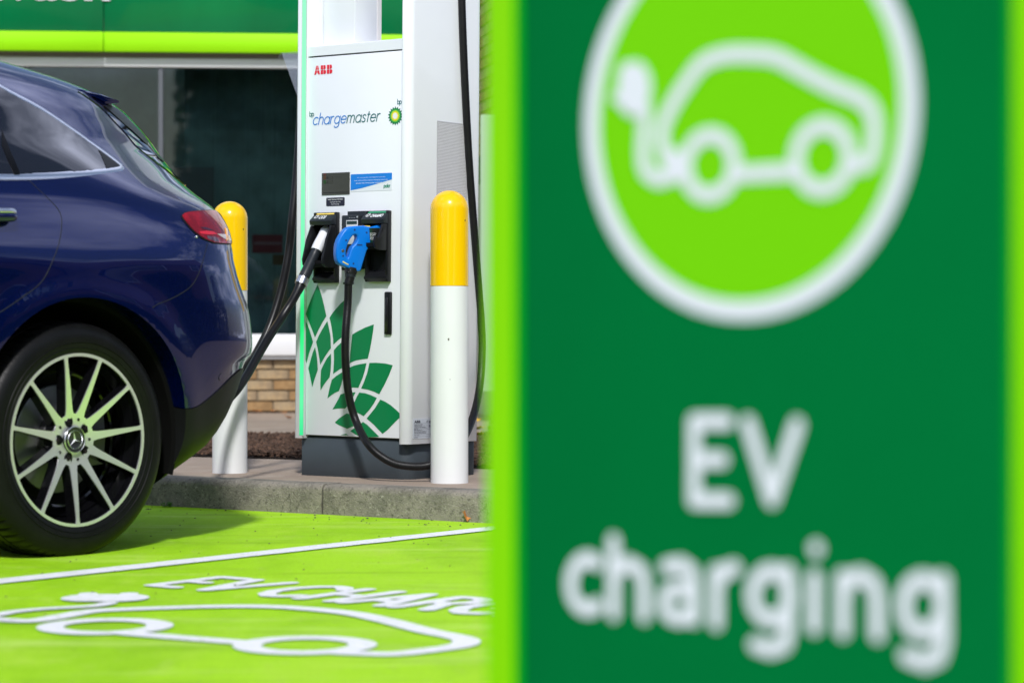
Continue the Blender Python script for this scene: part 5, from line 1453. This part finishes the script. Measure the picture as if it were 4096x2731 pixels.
# ================================================================== WHAT THE GLASS AND PAINT REFLECT (behind and beside the camera)
m_crown = layered('tree_foliage', (.045, .075, .02), [((.09, .13, .035), 3, .45, .6, .8, None), ((.02, .035, .01), 6, .5, .65, .8, None)], rough=.7, bump=.0)
m_bark = mat('bark', (.09, .07, .05), .9, var=.3)
def tree(x, y, h, r, lab, seed):
    random.seed(seed); t = tag(empty('broadleaf_tree', (x, y, 0)), lab, 'tree')
    tube('trunk', [(0, 0, -.05), (.1, .05, h * .3), (.0, .1, h * .6), (.1, 0, h * .85)], lambda q: .2 * (1 - .75 * q), m_bark, t, 4, 10)
    vs, fs = [], []
    cl_ = [(random.gauss(0, r * .42), random.gauss(0, r * .42), h * .62 + random.gauss(0, h * .16), random.uniform(.5, 1.1) * r * .45) for _ in range(55)]
    for k in range(14000):
        c = random.choice(cl_); d = Vector((random.gauss(0, 1), random.gauss(0, 1), random.gauss(0, 1))).normalized() * c[3] * random.random() ** .4
        p = Vector(c[:3]) + d; s = random.uniform(.09, .20); a = Vector((random.gauss(0, 1), random.gauss(0, 1), random.gauss(0, 1))).normalized(); b = a.orthogonal().normalized()
        i = len(vs); vs += [p - a * s, p - b * s * .6, p + a * s, p + b * s * .6]; fs.append((i, i + 1, i + 2, i + 3))
    mk('crown', vs, fs, m_crown, t)
tree(6.0, -20, 9.5, 4.0, 'dense tree directly behind the camera seen mirrored in the shop window', 1)
tree(12, -19, 10.5, 4.4, 'taller tree behind the camera to the right', 2)
tree(-9.5, -22, 7.0, 2.6, 'smaller tree behind the camera to the left', 3)
tree(15, 2.5, 7.0, 3.0, 'tree on the right of the forecourt mirrored in the car side', 4)
tree(17, -5.0, 8.0, 3.6, 'broad tree far right of the forecourt beyond the brick house', 5)
def house(x, y, w, d, h, rz, lab, wallc):
    b = tag(empty('brick_house', (x, y, 0), rz), lab, 'house')
    box('wall', -w / 2, w / 2, -d / 2, d / 2, -.05, h, wallc, b)
    prism('roof', [(-d / 2 - .3, h + .002), (0, h + 2.0), (d / 2 + .3, h + .002)], 'x', -w / 2 - .3, w / 2 + .3, mat('roof_tile', (.10, .06, .045), .8, var=.2, vscale=3), b)
    for i in range(3):
        for j in range(2):
            xx = -w / 2 + w * (i + .5) / 3; zz = .9 + j * 2.6
            f = box('window', xx - .55, xx + .55, -d / 2 - .04, -d / 2 - .001, zz, zz + 1.2, WHF, b)
            box('pane', xx - .48, xx + .48, -d / 2 - .05, -d / 2 - .041, zz + .07, zz + 1.13, TINT, f)
house(17, 9.0, 9, 6, 4.6, rad(-90), 'two storey brick house right of the camera mirrored in the car', mat('house_brick', (.25, .13, .09), .9, var=.2, vscale=2))
house(-19, -30, 12, 6, 5.0, rad(180), 'two storey pale house behind the camera', mat('house_render', (.45, .42, .38), .9, var=.1, vscale=2))
th = tag(empty('added_backing_hedge', (0, 0, 0)), 'added tall dark hedge behind the camera, backing the trees mirrored in the shop window', 'hedge')  # added out of view: closes sky gaps so the window mirrors dark
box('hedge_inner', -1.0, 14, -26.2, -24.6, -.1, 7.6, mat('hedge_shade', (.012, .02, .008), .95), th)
random.seed(5); vs, fs = [], []
for k in range(26000):
    p = Vector((random.uniform(-1.4, 14.3), -24.5 + random.uniform(-.3, .5), random.uniform(0, 8.0) + .35 * math.sin(k * .37))); q = random.uniform(.08, .2)
    a = Vector((random.gauss(0, 1), random.gauss(0, 1), random.gauss(0, 1))).normalized(); b = a.orthogonal().normalized(); i = len(vs)
    vs += [p - a * q, p - b * q * .6, p + a * q, p + b * q * .6]; fs.append((i, i + 1, i + 2, i + 3))
mk('hedge_foliage', vs, fs, m_crown, th)
hd = tag(mk('hedge_core', [(0, 0, 0)] * 0 or [(-1, 0, 0), (1, 0, 0), (1, 0, 1)], [(0, 1, 2)], m_crown), 'x', 'x'); bpy.data.objects.remove(hd)
random.seed(11)
vs, fs = [], []
for k in range(42000):
    p = Vector((13.5 + random.uniform(-.5, .5), (yy_ := random.uniform(-12, 16)), random.uniform(0, 2.6 + .5 * math.sin(yy_ * .9) + .3 * math.sin(yy_ * 2.7)))); s = random.uniform(.05, .12)
    a = Vector((random.gauss(0, 1), random.gauss(0, 1), random.gauss(0, 1))).normalized(); b = a.orthogonal().normalized(); i = len(vs)
    vs += [p - a * s, p - b * s * .6, p + a * s, p + b * s * .6]; fs.append((i, i + 1, i + 2, i + 3))
tag(mk('hedge', vs, fs, m_crown), 'unseen long hedge added along the right side, raised to darken the car side reflection', 'hedge')  # out of view, made tall so the car's middle reflects dark
